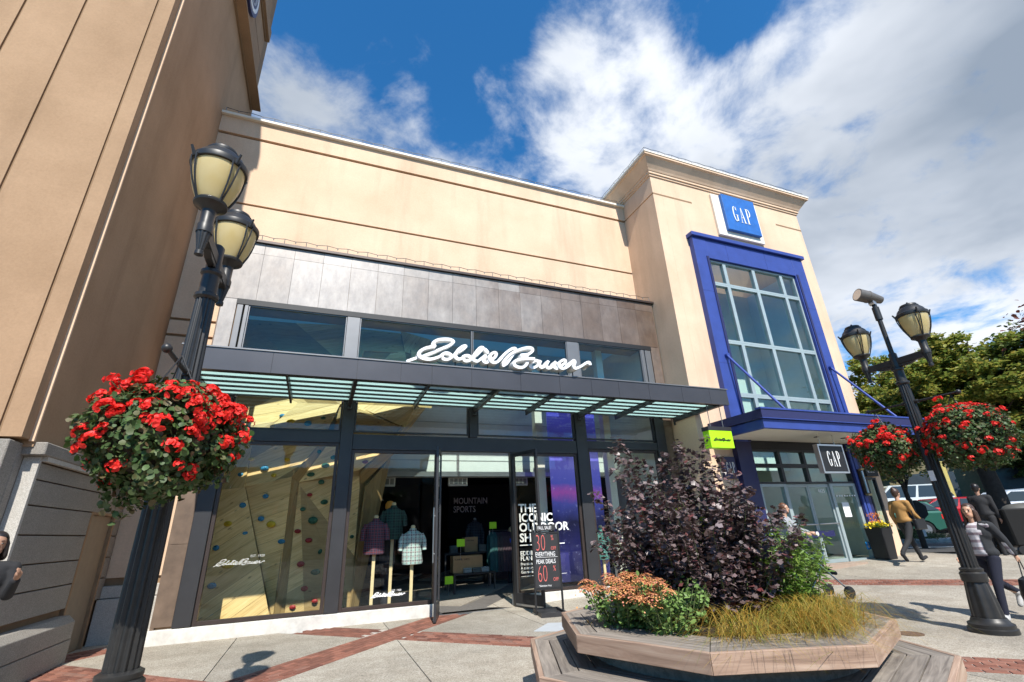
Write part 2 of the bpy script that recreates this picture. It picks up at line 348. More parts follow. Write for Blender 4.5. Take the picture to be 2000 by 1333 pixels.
def area(p): return abs(sum(p[i][0]*p[(i+1) % len(p)][1]-p[(i+1) % len(p)][0]*p[i][1] for i in range(len(p))))/2
def G(x, y): return min(max(0., x+y-13.5)*.045, .405)+min(max(0., x+y-37)*.055, .9)      # the plaza rises gently towards the right
def npmesh(name, V, F, mat):                     # V (n,3), F (m,k) numpy
    me = bpy.data.meshes.new(name); k = F.shape[1]
    me.vertices.add(len(V)); me.vertices.foreach_set('co', V.astype(np.float32).ravel())
    me.loops.add(F.size); me.loops.foreach_set('vertex_index', F.astype(np.int32).ravel())
    me.polygons.add(len(F)); me.polygons.foreach_set('loop_start', np.arange(0, F.size, k, dtype=np.int32))
    me.update(calc_edges=True); me.materials.append(M[mat] if isinstance(mat, str) else mat); return me
def rot_basis(n):                                # random tangent frames for normals n
    n = n/np.linalg.norm(n, axis=1, keepdims=True); a = rng.normal(size=n.shape); t = np.cross(n, a); t /= np.linalg.norm(t, axis=1, keepdims=True)+1e-9
    return n, t, np.cross(n, t)
LEAF = {  # outlines in (along, across, lift); fan of triangles round vertex 0
 'oval': np.array([(0,0,0),(.35,.3,.06),(.75,.24,.04),(1,0,-.06),(.75,-.24,.04),(.35,-.3,.06)]),
 'long': np.array([(0,0,0),(.3,.13,.03),(.7,.11,.02),(1,0,-.05),(.7,-.11,.02),(.3,-.13,.03)]),
 'lobed': np.array([(0,0,0),(.15,.45,.06),(.45,.28,.0),(.62,.5,.05),(1,0,-.08),(.62,-.5,.05),(.45,-.28,0),(.15,-.45,.06)]),
 'round': np.array([(0,0,0),(.1,.5,.08),(.6,.6,.1),(1,.2,.0),(1,-.2,.0),(.6,-.6,.1),(.1,-.5,.08)])}
def leaves(name, P, N, size, shape, mat, T=None):
    L = LEAF[shape]; m = len(L); n, t, b = rot_basis(np.asarray(N, float))
    if T is not None:
        t = np.asarray(T, float); t = t - n*(t*n).sum(1, keepdims=True); t /= np.linalg.norm(t, axis=1, keepdims=True)+1e-9; b = np.cross(n, t)
    s = np.asarray(size).reshape(-1, 1, 1)*np.ones((len(P), 1, 1))
    V = np.asarray(P)[:, None, :] + s*(L[None, :, 0:1]*t[:, None, :] + L[None, :, 1:2]*b[:, None, :] + L[None, :, 2:3]*n[:, None, :])
    base = (np.arange(len(P))*m)[:, None, None]; tri = np.array([(0, i, i+1) for i in range(1, m-1)])[None]
    return npmesh(name, V.reshape(-1, 3), (base+tri).reshape(-1, 3), mat)
def text_mesh(name, s, size, mat, extrude=.002, bold=0.0, sx=1.0, align='LEFT', spacing=1.0, line=1.0):
    c = bpy.data.curves.new(name, 'FONT'); c.body = s; c.size = size; c.extrude = extrude; c.offset = bold; c.align_x = align; c.space_character = spacing; c.space_line = line; c.resolution_u = 3
    o = bpy.data.objects.new('tmp', c); COL.objects.link(o); dg = bpy.context.evaluated_depsgraph_get(); me = bpy.data.meshes.new_from_object(o.evaluated_get(dg))
    bpy.data.objects.remove(o); me.name = name
    for v in me.vertices: v.co = Vector((v.co.x*sx, -v.co.z, v.co.y))      # stand it up, facing -Y
    me.materials.clear(); me.materials.append(M[mat] if isinstance(mat, str) else mat); return me
def text_on(name, s, size, mat, parent, loc, rotz=0, **k):      # loc in world
    me = text_mesh(name, s, size, mat, **k); o = bpy.data.objects.new(name, me); link(o, parent)
    o.location = Vector(loc)-ORG[parent]; o.rotation_euler = (0, 0, rotz); return o

def obs(name, boxes, mat, parent, **k):
    return [ob(name, MB().box(a, b), mat, parent, **k) for a, b in boxes]
# ================================================================ SETTING
def sheet(name, x0, x1, y0, y1, z, mat, step=2.0):
    mb = MB(); xs = np.arange(x0, x1+.01, step); ys = np.arange(y0, y1+.01, step)
    for y in ys:
        for x in xs: mb.v.append((x, y, G(x, y)+z)); mb.n += 1
    w = len(xs)
    mb.f = [(j*w+i, j*w+i+1, (j+1)*w+i+1, (j+1)*w+i) for j in range(len(ys)-1) for i in range(w-1) if name != 'road' or (xs[i]+ys[j] > 22.6 and not (8 <= xs[i] < 14 and 9 <= ys[j] < 14))]
    return ob(name, mb, mat, fix=False, origin=(0, 0, 0))
g = MB().quad((-900, -900, -.5), (900, -900, -.5), (900, 900, -.5), (-900, 900, -.5))
tag(ob('ground', g, 'asphalt', fix=False, origin=(0, 0, -.5)), 'wide dark ground sheet stretching away around the plaza', 'ground', kind='structure')
o = sheet('road', 6, 70, -20, 60, .0, 'asphalt', 2); tag(o, 'grey asphalt road and car park lanes beyond the plaza edge', 'road', kind='structure')
pv = thing('pavement', 'pale exposed aggregate paving slabs with thin joints and brick bands', 'pavement', (0, 0, 0)); pv['kind'] = 'structure'
o = sheet('paving_bed', -16, 15, -14, 16, -.03, 'joint', 1.0); o.parent = pv
# band frames: A bands run along (1,1), B bands along (1,-1)
BW = .62*math.sqrt(2)
Ab = [12.8, 7.4]; Bb = [5.75, 9.95, 17.75]
def slabs():
    polys = [[(-12, -10), (22, -10), (22, 16.5), (-12, 16.5)]]
    def split(ps, a, b, c, half):
        out = []
        for p in ps:
            for q in (cut(p, a, b, c-half), cut(p, -a, -b, -c-half)):
                if len(q) > 2 and area(q) > .002: out.append(q)
        return out
    for c in Ab: polys = split(polys, -1, 1, -c, BW/2)
    for c in Bb: polys = split(polys, 1, 1, -c, BW/2)
    for c in (13.5, 22.5): polys = split(polys, 1, 1, -c, 0)
    polys = [cut(p, -1, -1, 25.4) for p in polys]; polys = [p for p in polys if len(p) > 2]
    for x in (-6.0, -3.5, -1.02, 1.29, 3.6, 5.95, 8.4, 10.9, 13.4, 16): polys = split(polys, 1, 0, -x, .006)
    for y in (-5, -2.2, 0.4, 3.0, 5.6, 8.35, 11.1): polys = split(polys, 0, 1, -y, .006) if y in (-5, -2.2, .4) else polys
    return polys
for p in slabs():
    top = [(x, y, G(x, y)) for x, y in p]; ob('slab', MB().prism(top, (0, 0, -.05)), 'paving', pv)
# individual bricks in each band
brk = mesh('brick', MB().add([(-.0965,-.0455,-.02),(.0965,-.0455,-.02),(.0965,.0455,-.02),(-.0965,.0455,-.02),(-.0925,-.0415,.004),(.0925,-.0415,.004),(.0925,.0415,.004),(-.0925,.0415,.004)],
      [(3,2,1,0),(4,5,6,7),(0,1,5,4),(1,2,6,5),(2,3,7,6),(3,0,4,7)]), 'brick')
def band(kind, c, u0, u1, label, near, skipf=lambda x, y: False):
    s2 = math.sqrt(.5); du, dv = ((s2, s2), (-s2, s2)) if kind == 'A' else ((s2, -s2), (s2, s2))
    org = (-c/2, c/2) if kind == 'A' else (c/2, c/2); ang = math.atan2(du[1], du[0])
    def P(u, v, z=0): x = org[0]+du[0]*u+dv[0]*v; y = org[1]+du[1]*u+dv[1]*v; return (x, y, G(x, y)+z)
    mb = MB(); n = max(1, int((u1-u0)/.5))
    for i in range(n):
        a, b = u0+(u1-u0)*i/n, u0+(u1-u0)*(i+1)/n
        mb.prism([P(a, -.31, -.004), P(b, -.31, -.004), P(b, .31, -.004), P(a, .31, -.004)], (0, 0, -.04))
    b = ob('brick_band', mb, 'mortar', origin=(org[0], org[1], 0)); tag(b, label, 'brick paving', kind='structure')
    cand = []
    for r in range(6):
        v = -.2575+r*.103; u = u0+(.1 if r % 2 else 0)
        while u < u1:
            x, y, z = P(u, v)
            if not skipf(x, y): cand.append((math.hypot(x, y), x, y, z))
            u += .2035
    cand.sort(); rest = MB()
    tx = (G(org[0]+du[0], org[1]+du[1]))
    for k, (d, x, y, z) in enumerate(cand):
        if k < 290 and d < near:
            o = bpy.data.objects.new('brick', brk); link(o, b); o.location = (x-org[0], y-org[1], z+random.uniform(-.001, .002)); o.rotation_euler = (0, 0, ang+random.uniform(-.008, .008))
        else:
            c_, s_ = math.cos(ang), math.sin(ang)
            rest.prism([(x+c_*a-s_*q, y+s_*a+c_*q, G(x+c_*a-s_*q, y+s_*a+c_*q)+.002) for a, q in ((-.095,-.045),(.095,-.045),(.095,.045),(-.095,.045))], (0, 0, -.02))
    if rest.n:
        o = ob('brick_rows', rest, 'brick', b); o['kind'] = 'stuff'
def inA(c): return lambda x, y: abs((y-x)-c) < BW/2+.07
planter_c = (3.44, 3.93)
notplanter = lambda x, y: math.hypot(x-planter_c[0], y-planter_c[1]) < 1.3
band('A', 7.4, -6.0, 8.9, 'long red brick paving band running diagonally from the foreground to the shop doors', 12, lambda x, y: y > 9.93)
band('B', 9.95, -6.9, 9.0, 'red brick paving band crossing in front of the planter towards the right edge', 12, lambda x, y: y > 9.85 or inA(7.4)(x, y) or inA(12.8)(x, y) or notplanter(x, y))
band('A', 12.8, 3.0, 5.2, 'short red brick paving band by the corner of the tan building', 12)
band('B', 5.75, -9.0, 2.0, 'red brick paving band in shade along the base of the tan building', 12, lambda x, y: inA(7.4)(x, y) or inA(12.8)(x, y) or x < -3.9)
band('B', 17.75, -4.6, 6.5, 'far red brick paving band crossing the plaza near the blue tower', 40)
# manhole, grey cover plate, door mat
o = ob('manhole_cover', MB().lathe([(.15, 0), (.15, .006), (.125, .007), (.12, .003)], (7.3, 4.71, .001), 20), col('rust_iron', (.12, .07, .045), .8, .3, 20), smooth=True)
tag(o, 'small round rusty cover set in the paving left of the right-hand lamp post', 'manhole cover')
o = ob('cover_plate', MB().prism([(3.25, 7.62, .006), (4.05, 7.1, .006), (4.45, 7.75, .006), (3.72, 8.1, .006)], (0, 0, -.012)), col('pale_slate_plate', (.42, .44, .46), .6, .05))
tag(o, 'flat blue-grey cover plate in the paving behind the wooden planter', 'cover plate')
o = ob('doormat', MB().box((2.42, 10.02, .0), (3.88, 11.9, .012)), col('grey_mat', (.13, .12, .11), .95, .5, 60, 0, .6)); tag(o, 'grey brown ribbed entrance mat in the open doorway', 'doormat')
# road markings, kerb island
mk = MB()
def strip(mb, p, q, w, z=.004):
    d = Vector((q[0]-p[0], q[1]-p[1], 0)).normalized(); n_ = Vector((-d.y, d.x, 0))*w/2; n = 8
    for i in range(n):
        a = Vector((p[0], p[1], 0)).lerp(Vector((q[0], q[1], 0)), i/n); b = Vector((p[0], p[1], 0)).lerp(Vector((q[0], q[1], 0)), (i+1)/n)
        mb.quad(*[(t.x, t.y, G(t.x, t.y)+z) for t in (a-n_, b-n_, b+n_, a+n_)])
strip(mk, (16.5, 12.5), (24, 5), .5); strip(mk, (19, 13.2), (26, 6.2), .12)
o = ob('road_marking', mk, 'roadpaint', fix=False); tag(o, 'pale painted lines across the asphalt beyond the plaza', 'road marking', kind='structure')

# ================================================================ LEFT TAN BUILDING
LB = thing('tan_building', 'tall tan stucco building on the left with granite base and grooved walls', 'building', (-6, 9, 0))
# front block of vertical panels divided by recessed joints
fy = 7.13; SX = -3.26
xs = [-12.0, -9.4, -7.2, -5.09, -4.415, -3.52]
ob('core_wall', MB().box((-12, 7.16, 2.7), (-3.32, 13.4, 20)), 'groove', LB)
for a, b in zip(xs[:-1], xs[1:]):
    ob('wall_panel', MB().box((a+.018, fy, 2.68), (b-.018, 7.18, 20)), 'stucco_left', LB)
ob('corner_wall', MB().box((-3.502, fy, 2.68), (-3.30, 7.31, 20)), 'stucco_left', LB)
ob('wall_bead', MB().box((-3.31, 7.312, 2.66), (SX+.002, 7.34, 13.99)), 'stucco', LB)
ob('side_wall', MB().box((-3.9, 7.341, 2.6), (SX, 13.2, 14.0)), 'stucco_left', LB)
# overhanging block with ledge and sign band
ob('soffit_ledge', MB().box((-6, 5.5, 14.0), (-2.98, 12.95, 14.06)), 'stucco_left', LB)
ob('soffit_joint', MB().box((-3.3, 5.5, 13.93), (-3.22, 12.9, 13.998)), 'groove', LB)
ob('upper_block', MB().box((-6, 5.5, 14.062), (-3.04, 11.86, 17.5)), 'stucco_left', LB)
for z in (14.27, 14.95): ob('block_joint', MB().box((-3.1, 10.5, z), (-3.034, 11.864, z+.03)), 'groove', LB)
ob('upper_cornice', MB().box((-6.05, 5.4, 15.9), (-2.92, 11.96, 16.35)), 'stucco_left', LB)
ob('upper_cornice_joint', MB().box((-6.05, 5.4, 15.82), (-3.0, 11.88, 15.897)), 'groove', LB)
# granite base
obs('granite_pier', [((-12, 7.06, 0), (-3.36, 7.3, 2.64)), ((-3.7, 7.302, 0), (-3.36, 7.448, 2.64))], 'granite', LB, bevel=.01)
ob('granite_trim', MB().box((-3.36, 7.45, .5), (-3.20, 7.5, 2.50)), 'plinth', LB); ob('granite_trim', MB().box((-3.22, 7.5, 2.45), (-3.15, 9.9, 2.502)), 'plinth', LB)
ob('granite_cap', MB().box((-3.62, 7.36, 2.505), (-3.14, 10.69, 2.66)), 'granite', LB, bevel=.012)
ob('granite_backing', MB().box((-3.9, 7.5, 0), (-3.27, 10.69, 2.5)), 'groove', LB)
zc = [.66, .98, 1.29, 1.62, 1.95, 2.24, 2.44]
for a, b in zip(zc[:-1], zc[1:]):
    y1 = 9.38 if a < 1.9 else 10.66
    ob('granite_course', MB().box((-3.29, 7.5, a+.008), (-3.21, y1, b-.008)), 'granite', LB, bevel=.004)
    if a < 1.9: ob('granite_course', MB().box((-3.29, 10.42, a+.008), (-3.21, 10.66, b-.008)), 'granite', LB, bevel=.004)
ob('granite_base', MB().box((-3.6, 7.2, 0), (-3.04, 9.36, .28)), 'granite', LB, bevel=.006)
ob('granite_base', MB().prism([(-3.3, 7.2, .29), (-3.04, 7.2, .29), (-3.04, 7.2, .50), (-3.12, 7.2, .58), (-3.3, 7.2, .58)], (0, 2.14, 0)), 'granite', LB, bevel=.006)
obs('recess_frame', [((-3.32, 9.40, 0), (-3.215, 9.46, 1.98)), ((-3.32, 10.36, 0), (-3.215, 10.42, 1.98)), ((-3.32, 9.462, 1.925), (-3.215, 10.358, 1.98))], 'groove', LB)
ob('recess_door', MB().box((-3.42, 9.46, .02), (-3.26, 10.36, 1.92)), col('tan_metal_door', (.20, .155, .105), .6, .08), LB)
# round medallion on the upper block
md = thing('round_emblem_sign', 'round dark emblem sign with white ring high on the tan building', 'sign', (-3.04, 9.6, 15.0))
def disc(r0, r1, x0, x1, mat, n=40, nm='ring'):
    mb = MB(); vs = []
    for x in (x0, x1):
        for r in (r0, r1):
            for i in range(n): t = 2*math.pi*i/n; vs.append((x, 9.62+r*math.cos(t), 15.02+r*math.sin(t)))
    fs = [(2*n+i, 2*n+(i+1) % n, 3*n+(i+1) % n, 3*n+i) for i in range(n)]+[(n+i, n+(i+1) % n, 3*n+(i+1) % n, 3*n+i) for i in range(n)]
    if r0 > 0: fs += [(i, (i+1) % n, 2*n+(i+1) % n, 2*n+i) for i in range(n)]
    return ob(nm, mb.add(vs, fs), mat, md)
disc(0, .76, -3.04, -2.96, 'navy', nm='disc'); disc(.56, .66, -2.96, -2.945, 'white')
disc(.0, .48, -2.96, -2.948, col('emblem_grey', (.35, .36, .4)), nm='inner_disc')
for dy in (-.24, 0, .24): ob('emblem_stroke', MB().box((-2.95, 9.62+dy-.045, 14.7), (-2.935, 9.62+dy+.045, 15.34)), 'navy', md)

# ================================================================ MAIN SHOP BUILDING
SB = thing('shop_building', 'beige shop building with dark framed glass front and slate clad header', 'building', (3, 10, 0))
WY = 10.7
gz = [(-.1, .66, 'plinth'), (.66, .85, 'plinth'), (.96, 5.40, 0), (5.46, 5.76, 0), (5.82, 8.87, 0), (8.93, 10.86, 0), (10.92, 11.42, 0)]
ob('wall_core', MB().box((-3.8, WY+.04, 0), (-2.3, WY+.5, 11.4)).box((-2.3, WY+.04, 7.2), (9.4, WY+.5, 11.4)).box((8.3, WY+.04, 0), (9.4, WY+.5, 7.3)), 'groove', SB)
for a, b, m in gz:
    y = WY-.12 if (m and a < 0) else WY-.08 if m else WY
    z0, z1 = a, b
    if m: ob('plinth_block', MB().box((-3.24, y, z0), (-2.28, WY+.05, z1-.01)), 'plinth', SB, bevel=.008)
    else:
        x0 = -3.6
        if z0 > 7: ob('wall_band', MB().box((x0, y-(.03 if z0 > 10.9 else 0), z0), (8.62, WY+.06, z1)), 'stucco', SB)
        else:
            ob('wall_band', MB().box((x0, y, z0), (-2.2, WY+.06, z1)), 'stucco', SB)
            if z1 > 7: ob('wall_band', MB().box((-2.2, y, 7.3), (8.62, WY+.06, z1)), 'stucco', SB)
ob('parapet_coping', MB().box((-3.7, WY-.12, 11.42), (8.62, WY+.6, 11.50)), 'stucco_trim', SB, bevel=.008)
# slate clad box: header, sides
obs('cladding_core', [((-2.22, 10.035, 6.06), (8.5, 10.75, 7.44)), ((-2.22, 10.035, .02), (-1.98, 10.75, 6.1)), ((8.25, 10.035, .02), (8.5, 10.75, 6.1))], 'groove', SB)
obs('side_cladding', [((8.505, 10.0, .02), (8.56, 10.75, 7.46)), ((-2.28, 10.0, .02), (-2.225, 10.75, 7.46))], 'rust', SB)
ob('header_flashing', MB().box((-2.32, 9.94, 7.47), (8.62, 10.78, 7.53)), 'brownframe', SB)
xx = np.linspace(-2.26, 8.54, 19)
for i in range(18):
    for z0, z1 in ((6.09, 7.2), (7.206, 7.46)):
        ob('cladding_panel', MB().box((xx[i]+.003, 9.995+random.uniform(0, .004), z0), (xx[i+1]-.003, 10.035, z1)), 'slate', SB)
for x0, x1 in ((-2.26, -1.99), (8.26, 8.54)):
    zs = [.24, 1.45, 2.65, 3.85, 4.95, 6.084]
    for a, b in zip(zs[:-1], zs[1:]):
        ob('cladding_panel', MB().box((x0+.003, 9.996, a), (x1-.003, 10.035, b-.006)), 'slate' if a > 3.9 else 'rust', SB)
# kerb upstand under the glass
obs('window_upstand', [((-2.4, 9.93, -.1), (2.3, 10.2, .205)), ((3.9, 9.93, -.1), (8.6, 10.2, .225))], 'kerb', SB, bevel=.008)
ob('door_threshold', MB().box((2.3, 9.96, -.05), (3.9, 10.2, .012)), 'steel', SB)
# steel frame: posts and beams
for a, b in ((-1.98, -1.72), (.26, .50), (5.60, 5.88), (7.95, 8.24)): ob('steel_post', MB().box((a, 9.93, .215), (b, 10.10, 4.2)), 'bronze', SB, bevel=.006)
ob('steel_post', MB().box((2.94, 9.95, 3.375), (3.12, 10.10, 4.118)), 'bronze', SB, bevel=.006)
obs('steel_beam', [((.502, 9.955, 3.07), (5.598, 10.09, 3.37)), ((-1.718, 9.955, 3.19), (.258, 10.09, 3.41)), ((5.882, 9.955, 3.19), (7.948, 10.09, 3.38)), ((-1.98, 9.965, 4.205), (8.24, 10.12, 4.995)), ((-1.72, 9.965, 4.12), (7.95, 10.12, 4.2))], 'bronze', SB, bevel=.004)
def window(parent, x0, x1, z0, z1, y=10.02, fw=.05, fmat='bronze', gmat='glass', d=.08, fd=None):
    fd = fd or fw
    w = ob('window', MB().box((x0, y-d/2, z0), (x0+fw, y+d/2, z1)).box((x1-fw, y-d/2, z0), (x1, y+d/2, z1)).box((x0+fw, y-d/2, z1-fd), (x1-fw, y+d/2, z1)).box((x0+fw, y-d/2, z0), (x1-fw, y+d/2, z0+fd)), fmat, parent, bevel=.003)
    ob('pane', MB().box((x0+fw, y-.006, z0+fd), (x1-fw, y+.006, z1-fd)), gmat, w); return w
W1 = window(SB, -1.715, .255, .215, 3.185, fw=.06, fmat='brownframe'); W2 = window(SB, .505, 2.25, .215, 3.065, fw=.06, fmat='brownframe')
W3 = window(SB, 3.95, 5.595, .23, 3.065, fw=.06, fmat='brownframe'); W4 = window(SB, 5.885, 7.945, .23, 3.185, fw=.06, fmat='brownframe')
for a, b in ((-1.715, .255), (.505, 2.935), (3.125, 5.595), (5.885, 7.945)): window(SB, a, b, 3.415, 4.115, fw=.035)
obs('door_jamb', [((2.255, 9.96, .012), (2.33, 10.08, 3.065)), ((3.885, 9.96, .012), (3.945, 10.08, 3.065))], 'bronze', SB)
# clerestory
cf = MB().box((-1.99, 9.96, 5.96), (8.25, 10.1, 6.08)); ob('clerestory_head', cf, 'black', SB)
for a, b in ((-1.97, -1.86), (-1.83, -1.76), (.17, .44), (5.58, 5.92), (7.9, 8.0), (8.03, 8.22)):
    ob('clerestory_mullion', MB().box((a, 9.97, 5.0), (b, 10.09, 5.955)), 'silver', SB, bevel=.006)
for a, b in ((-1.755, .165), (.445, 3.02), (3.035, 5.575), (5.925, 7.895)): window(SB, a, b, 5.0, 5.957, fw=.022, gmat='glass_clere', fmat='silver')
# interior shell
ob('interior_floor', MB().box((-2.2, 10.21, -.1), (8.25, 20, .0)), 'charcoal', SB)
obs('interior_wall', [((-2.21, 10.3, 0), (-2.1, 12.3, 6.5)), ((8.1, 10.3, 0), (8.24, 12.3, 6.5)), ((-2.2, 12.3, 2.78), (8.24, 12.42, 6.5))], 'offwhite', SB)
ob('roof_light', MB().box((-2.2, 11.0, 6.43), (8.24, 12.4, 6.45)), 'frosted', SB)  # added translucent ceiling strip, lets sky light brighten the bay
ob('ceiling_panel', MB().box((-2.2, 10.15, 6.42), (8.24, 10.99, 6.5)), col('teal_ceiling', (.30, .40, .42)), SB)
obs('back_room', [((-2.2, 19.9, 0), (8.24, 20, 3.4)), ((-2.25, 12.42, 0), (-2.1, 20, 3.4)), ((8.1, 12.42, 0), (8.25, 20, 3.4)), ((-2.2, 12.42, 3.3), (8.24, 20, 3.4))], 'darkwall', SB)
for z in (3.2, 4.2, 5.2): ob('bulkhead_joint', MB().box((-2.0, 12.288, z), (8.1, 12.296, z+.02)), col('grey_line', (.4, .41, .38)), SB)
for x in (1.2, 3.05, 4.75): 
    v = ob('air_vent', MB().box((x, 12.23, 2.56), (x+.5, 12.32, 2.77)), 'offwhite', SB)
    sl = MB()
    for k in range(4): sl.box((x+.03+.115*k, 12.22, 2.6), (x+.12+.115*k, 12.235, 2.74))
    ob('vent_slat', sl, col('vent_dark', (.2, .21, .2)), v)
ob('bulkhead_edge', MB().box((-2.1, 12.1, 2.78), (8.1, 12.3, 2.9)), 'steel', SB)
ob('interior_column', MB().box((5.02, 11.0, 0), (5.22, 11.2, 6.4)), 'offwhite', SB)
ob('interior_column', MB().box((6.82, 10.6, 0), (7.02, 10.8, 6.4)), 'offwhite', SB)

# canopy
CY0, CY1, CX0, CX1 = 8.14, 9.93, -2.22, 8.74
cp = ob('canopy', MB().box((CX0, CY0, 3.97), (CX1, CY0+.07, 4.30)).box((CX0, CY0+.07, 3.99), (CX0+.06, CY1, 4.28)).box((CX1-.06, CY0+.07, 3.99), (CX1, CY1, 4.28)), 'bronze', SB)
xs = [CX0, -.95, .38, 1.13, 1.69, 2.45, 3.45, 4.31, 5.05, 5.72, 6.5, 7.4, 8.2, CX1]
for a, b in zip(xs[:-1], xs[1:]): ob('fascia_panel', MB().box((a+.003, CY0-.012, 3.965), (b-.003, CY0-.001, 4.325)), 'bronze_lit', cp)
ob('fascia_cap', MB().box((CX0-.02, CY0-.03, 4.33), (CX1+.02, CY0+.1, 4.352)), 'silver', cp)
ribs = [(-2.12, .07), (-.72, .035), (.38, .07), (1.69, .035), (3.05, .07), (4.31, .035), (5.72, .07), (6.76, .035), (8.62, .1)]
for x, w in ribs:
    d = .24 if w > .05 else .12
    ob('rib', MB().prism([(x-w/2, CY0+.075, 3.98), (x-w/2, CY1, 3.93), (x-w/2, CY1, 3.93+d), (x-w/2, CY0+.075, 3.98+d)], (w, 0, 0)), 'bronze', cp)
    if w > .05: ob('rib_foot', MB().cyl((x, CY1-.02, 3.86), (x, CY1+.0, 3.99), .045, n=10), 'bronze', cp)
for k in range(6):
    y = CY0+.30+k*.29; ob('louvre', MB().box((CX0+.07, y, 4.03), (CX1-.07, y+.055, 4.058)), 'bronze', cp)
for (a, _), (b, _) in zip(ribs[:-1], ribs[1:]): ob('canopy_glass', MB().box((a+.02, CY0+.08, 4.062), (b-.02, CY1, 4.074)), 'frosted', cp)
sp_ = MB()
for k in range(10): sp_.box((CX1-.005, CY0+.15+k*.17, 4.0), (CX1+.012, CY0+.2+k*.17, 4.12))
ob('end_fin', sp_, 'black', cp)

# ---------------- open glass doors
def door(hx, hy, ang, name_label):
    """leaf of width .86 swung out by ang from the opening (local x along the leaf)"""
    d = ob('door', MB().box((0, -.022, .02), (.07, .022, 3.03)).box((.79, -.022, .02), (.86, .022, 3.03)).box((.07, -.022, 2.95), (.79, .022, 3.03)).box((.07, -.022, .02), (.79, .022, .27)), 'bronze', SB, bevel=.003, local=True)
    ob('pane', MB().box((.07, -.005, .27), (.79, .005, 2.95)), 'glass', d, local=True)
    ob('handle', MB().cyl((.74, -.06, .95), (.74, -.06, 1.9), .014, n=8).cyl((.74, -.06, 1.1), (.74, 0, 1.1), .01).cyl((.74, -.06, 1.75), (.74, 0, 1.75), .01), 'steel', d, local=True)
    ob('kick_strip', MB().box((.02, -.028, .05), (.84, -.0225, .085)), 'steel', d, local=True)
    d.location = Vector((hx, hy, 0))-ORG[SB]; d.rotation_euler = (0, 0, ang); return d
door(2.31, 9.97, R(-107), 'left'); dr = door(3.91, 9.97, R(-73), 'right')
ob('round_sticker', MB().cyl((.66, -.007, .42), (.66, -.0055, .42), .07, n=24), 'white', dr, local=True)

# ================================================================ CORNER TOWER
TB = thing('corner_tower', 'beige corner tower with blue framed tall window and cornice', 'building', (11.8, 12, 0))
TX0, TX1, TY = 8.6, 14.97, 9.15
# front wall pieces round the window and the shop front
def fw(a, b, c, d, m='stucco', nm='wall'): ob(nm, MB().box((a, TY, c), (b, TY+.35, d)), m, TB)
fw(TX0+.352, 9.75, .2, 11.55); fw(14.17, TX1-.352, .3, 11.55); fw(9.75, 14.17, 9.5, 11.55)
obs('side_wall', [((TX0, TY, .1), (TX0+.35, 15, 10.86)), ((TX0, TY, 10.92), (TX0+.35, 15, 11.55)), ((TX0+.03, TY+.03, 10.861), (TX0+.3, 15, 10.919)), ((TX1-.35, TY, .3), (TX1, 15, 11.55))], 'stucco', TB)
obs('wall_groove', [((9.0, TY-.004, 10.86), (10.1, TY+.02, 10.92)), ((13.75, TY-.004, 10.86), (TX1+.004, TY+.02, 10.92)), ((TX0-.004, TY-.004, 10.862), (9.0, TY+.02, 10.918))], 'groove', TB)
ob('rear_wall', MB().box((TX0+.35, 14.7, .1), (TX1-.35, 15, 11.5)), 'stucco', TB)
def ring(x0, x1, y0, y1, prof, nm, mat):          # moulding swept round three sides of the tower
    mb = MB()
    pts = []
    for o_, z in prof: pts.append([(x0-o_, y1, z), (x0-o_, y0-o_, z), (x1+o_, y0-o_, z), (x1+o_, y1, z)])
    for a, b in zip(pts, pts[1:]+pts[:1]):
        for i in range(3): mb.quad(a[i], a[i+1], b[i+1], b[i])
    return ob(nm, mb, mat, TB)
ring(TX0, TX1, TY, 15, [(-.1, 11.55), (.035, 11.55), (.035, 11.62), (.07, 11.62), (.07, 11.70), (-.1, 11.70)], 'cornice_bed', 'stucco')
ring(TX0, TX1, TY, 15, [(-.1, 11.702), (.09, 11.702), (.12, 11.76), (.30, 12.02), (.36, 12.05), (.36, 12.12), (-.1, 12.12)], 'cornice', 'stucco')
obs('roof_edge', [((TX0-.38, TY-.38, 12.121), (TX1+.38, TY+.35, 12.18)), ((TX0-.38, TY+.352, 12.121), (TX0+.35, 15, 12.18)), ((TX1-.35, TY+.352, 12.121), (TX1+.38, 15, 12.18))], 'stucco_trim', TB)  # roof left open inside this edge to let sky light into the room
# blue surround and window
obs('window_surround', [((9.62, 8.98, 3.3), (10.13, 9.2, 9.42)), ((13.72, 8.98, 3.3), (14.22, 9.2, 9.42)), ((10.132, 8.985, 8.76), (13.718, 9.2, 9.42))], 'bluepaint', TB, bevel=.006)
ob('surround_cap', MB().box((9.56, 8.9, 9.43), (14.28, 9.22, 9.56)), 'bluepaint', TB, bevel=.01)
obs('surround_rib', [((10.02, 8.955, 3.3), (10.10, 8.979, 8.8)), ((13.75, 8.955, 3.3), (13.83, 8.979, 8.8))], 'navy', TB)
for a, b in (((10.9, 8.982, 8.765), (10.906, 8.984, 9.42)), ((12.5, 8.982, 8.765), (12.506, 8.984, 9.42)), ((9.62, 8.977, 7.6), (10.01, 8.979, 7.606)), ((9.62, 8.977, 5.4), (10.01, 8.979, 5.406)), ((13.84, 8.977, 7.6), (14.22, 8.979, 7.606)), ((13.84, 8.977, 5.4), (14.22, 8.979, 5.406))):
    ob('panel_seam', MB().box(a, b), 'navy', TB)
vx = [10.14, 10.74, 11.92, 13.10, 13.71]; vz = [3.55, 4.56, 6.10, 7.95, 8.75]
for i in range(4):
    for j in range(4):
        if j == 2: window(TB, vx[i], vx[i+1], vz[j], vz[j+1], 9.12, .06, 'tealframe', 'glass_tower', .12)
        else: window(TB, vx[i], vx[i+1], vz[j], vz[j+1], 9.12, .06, 'tealframe', 'glass_tower', .12)
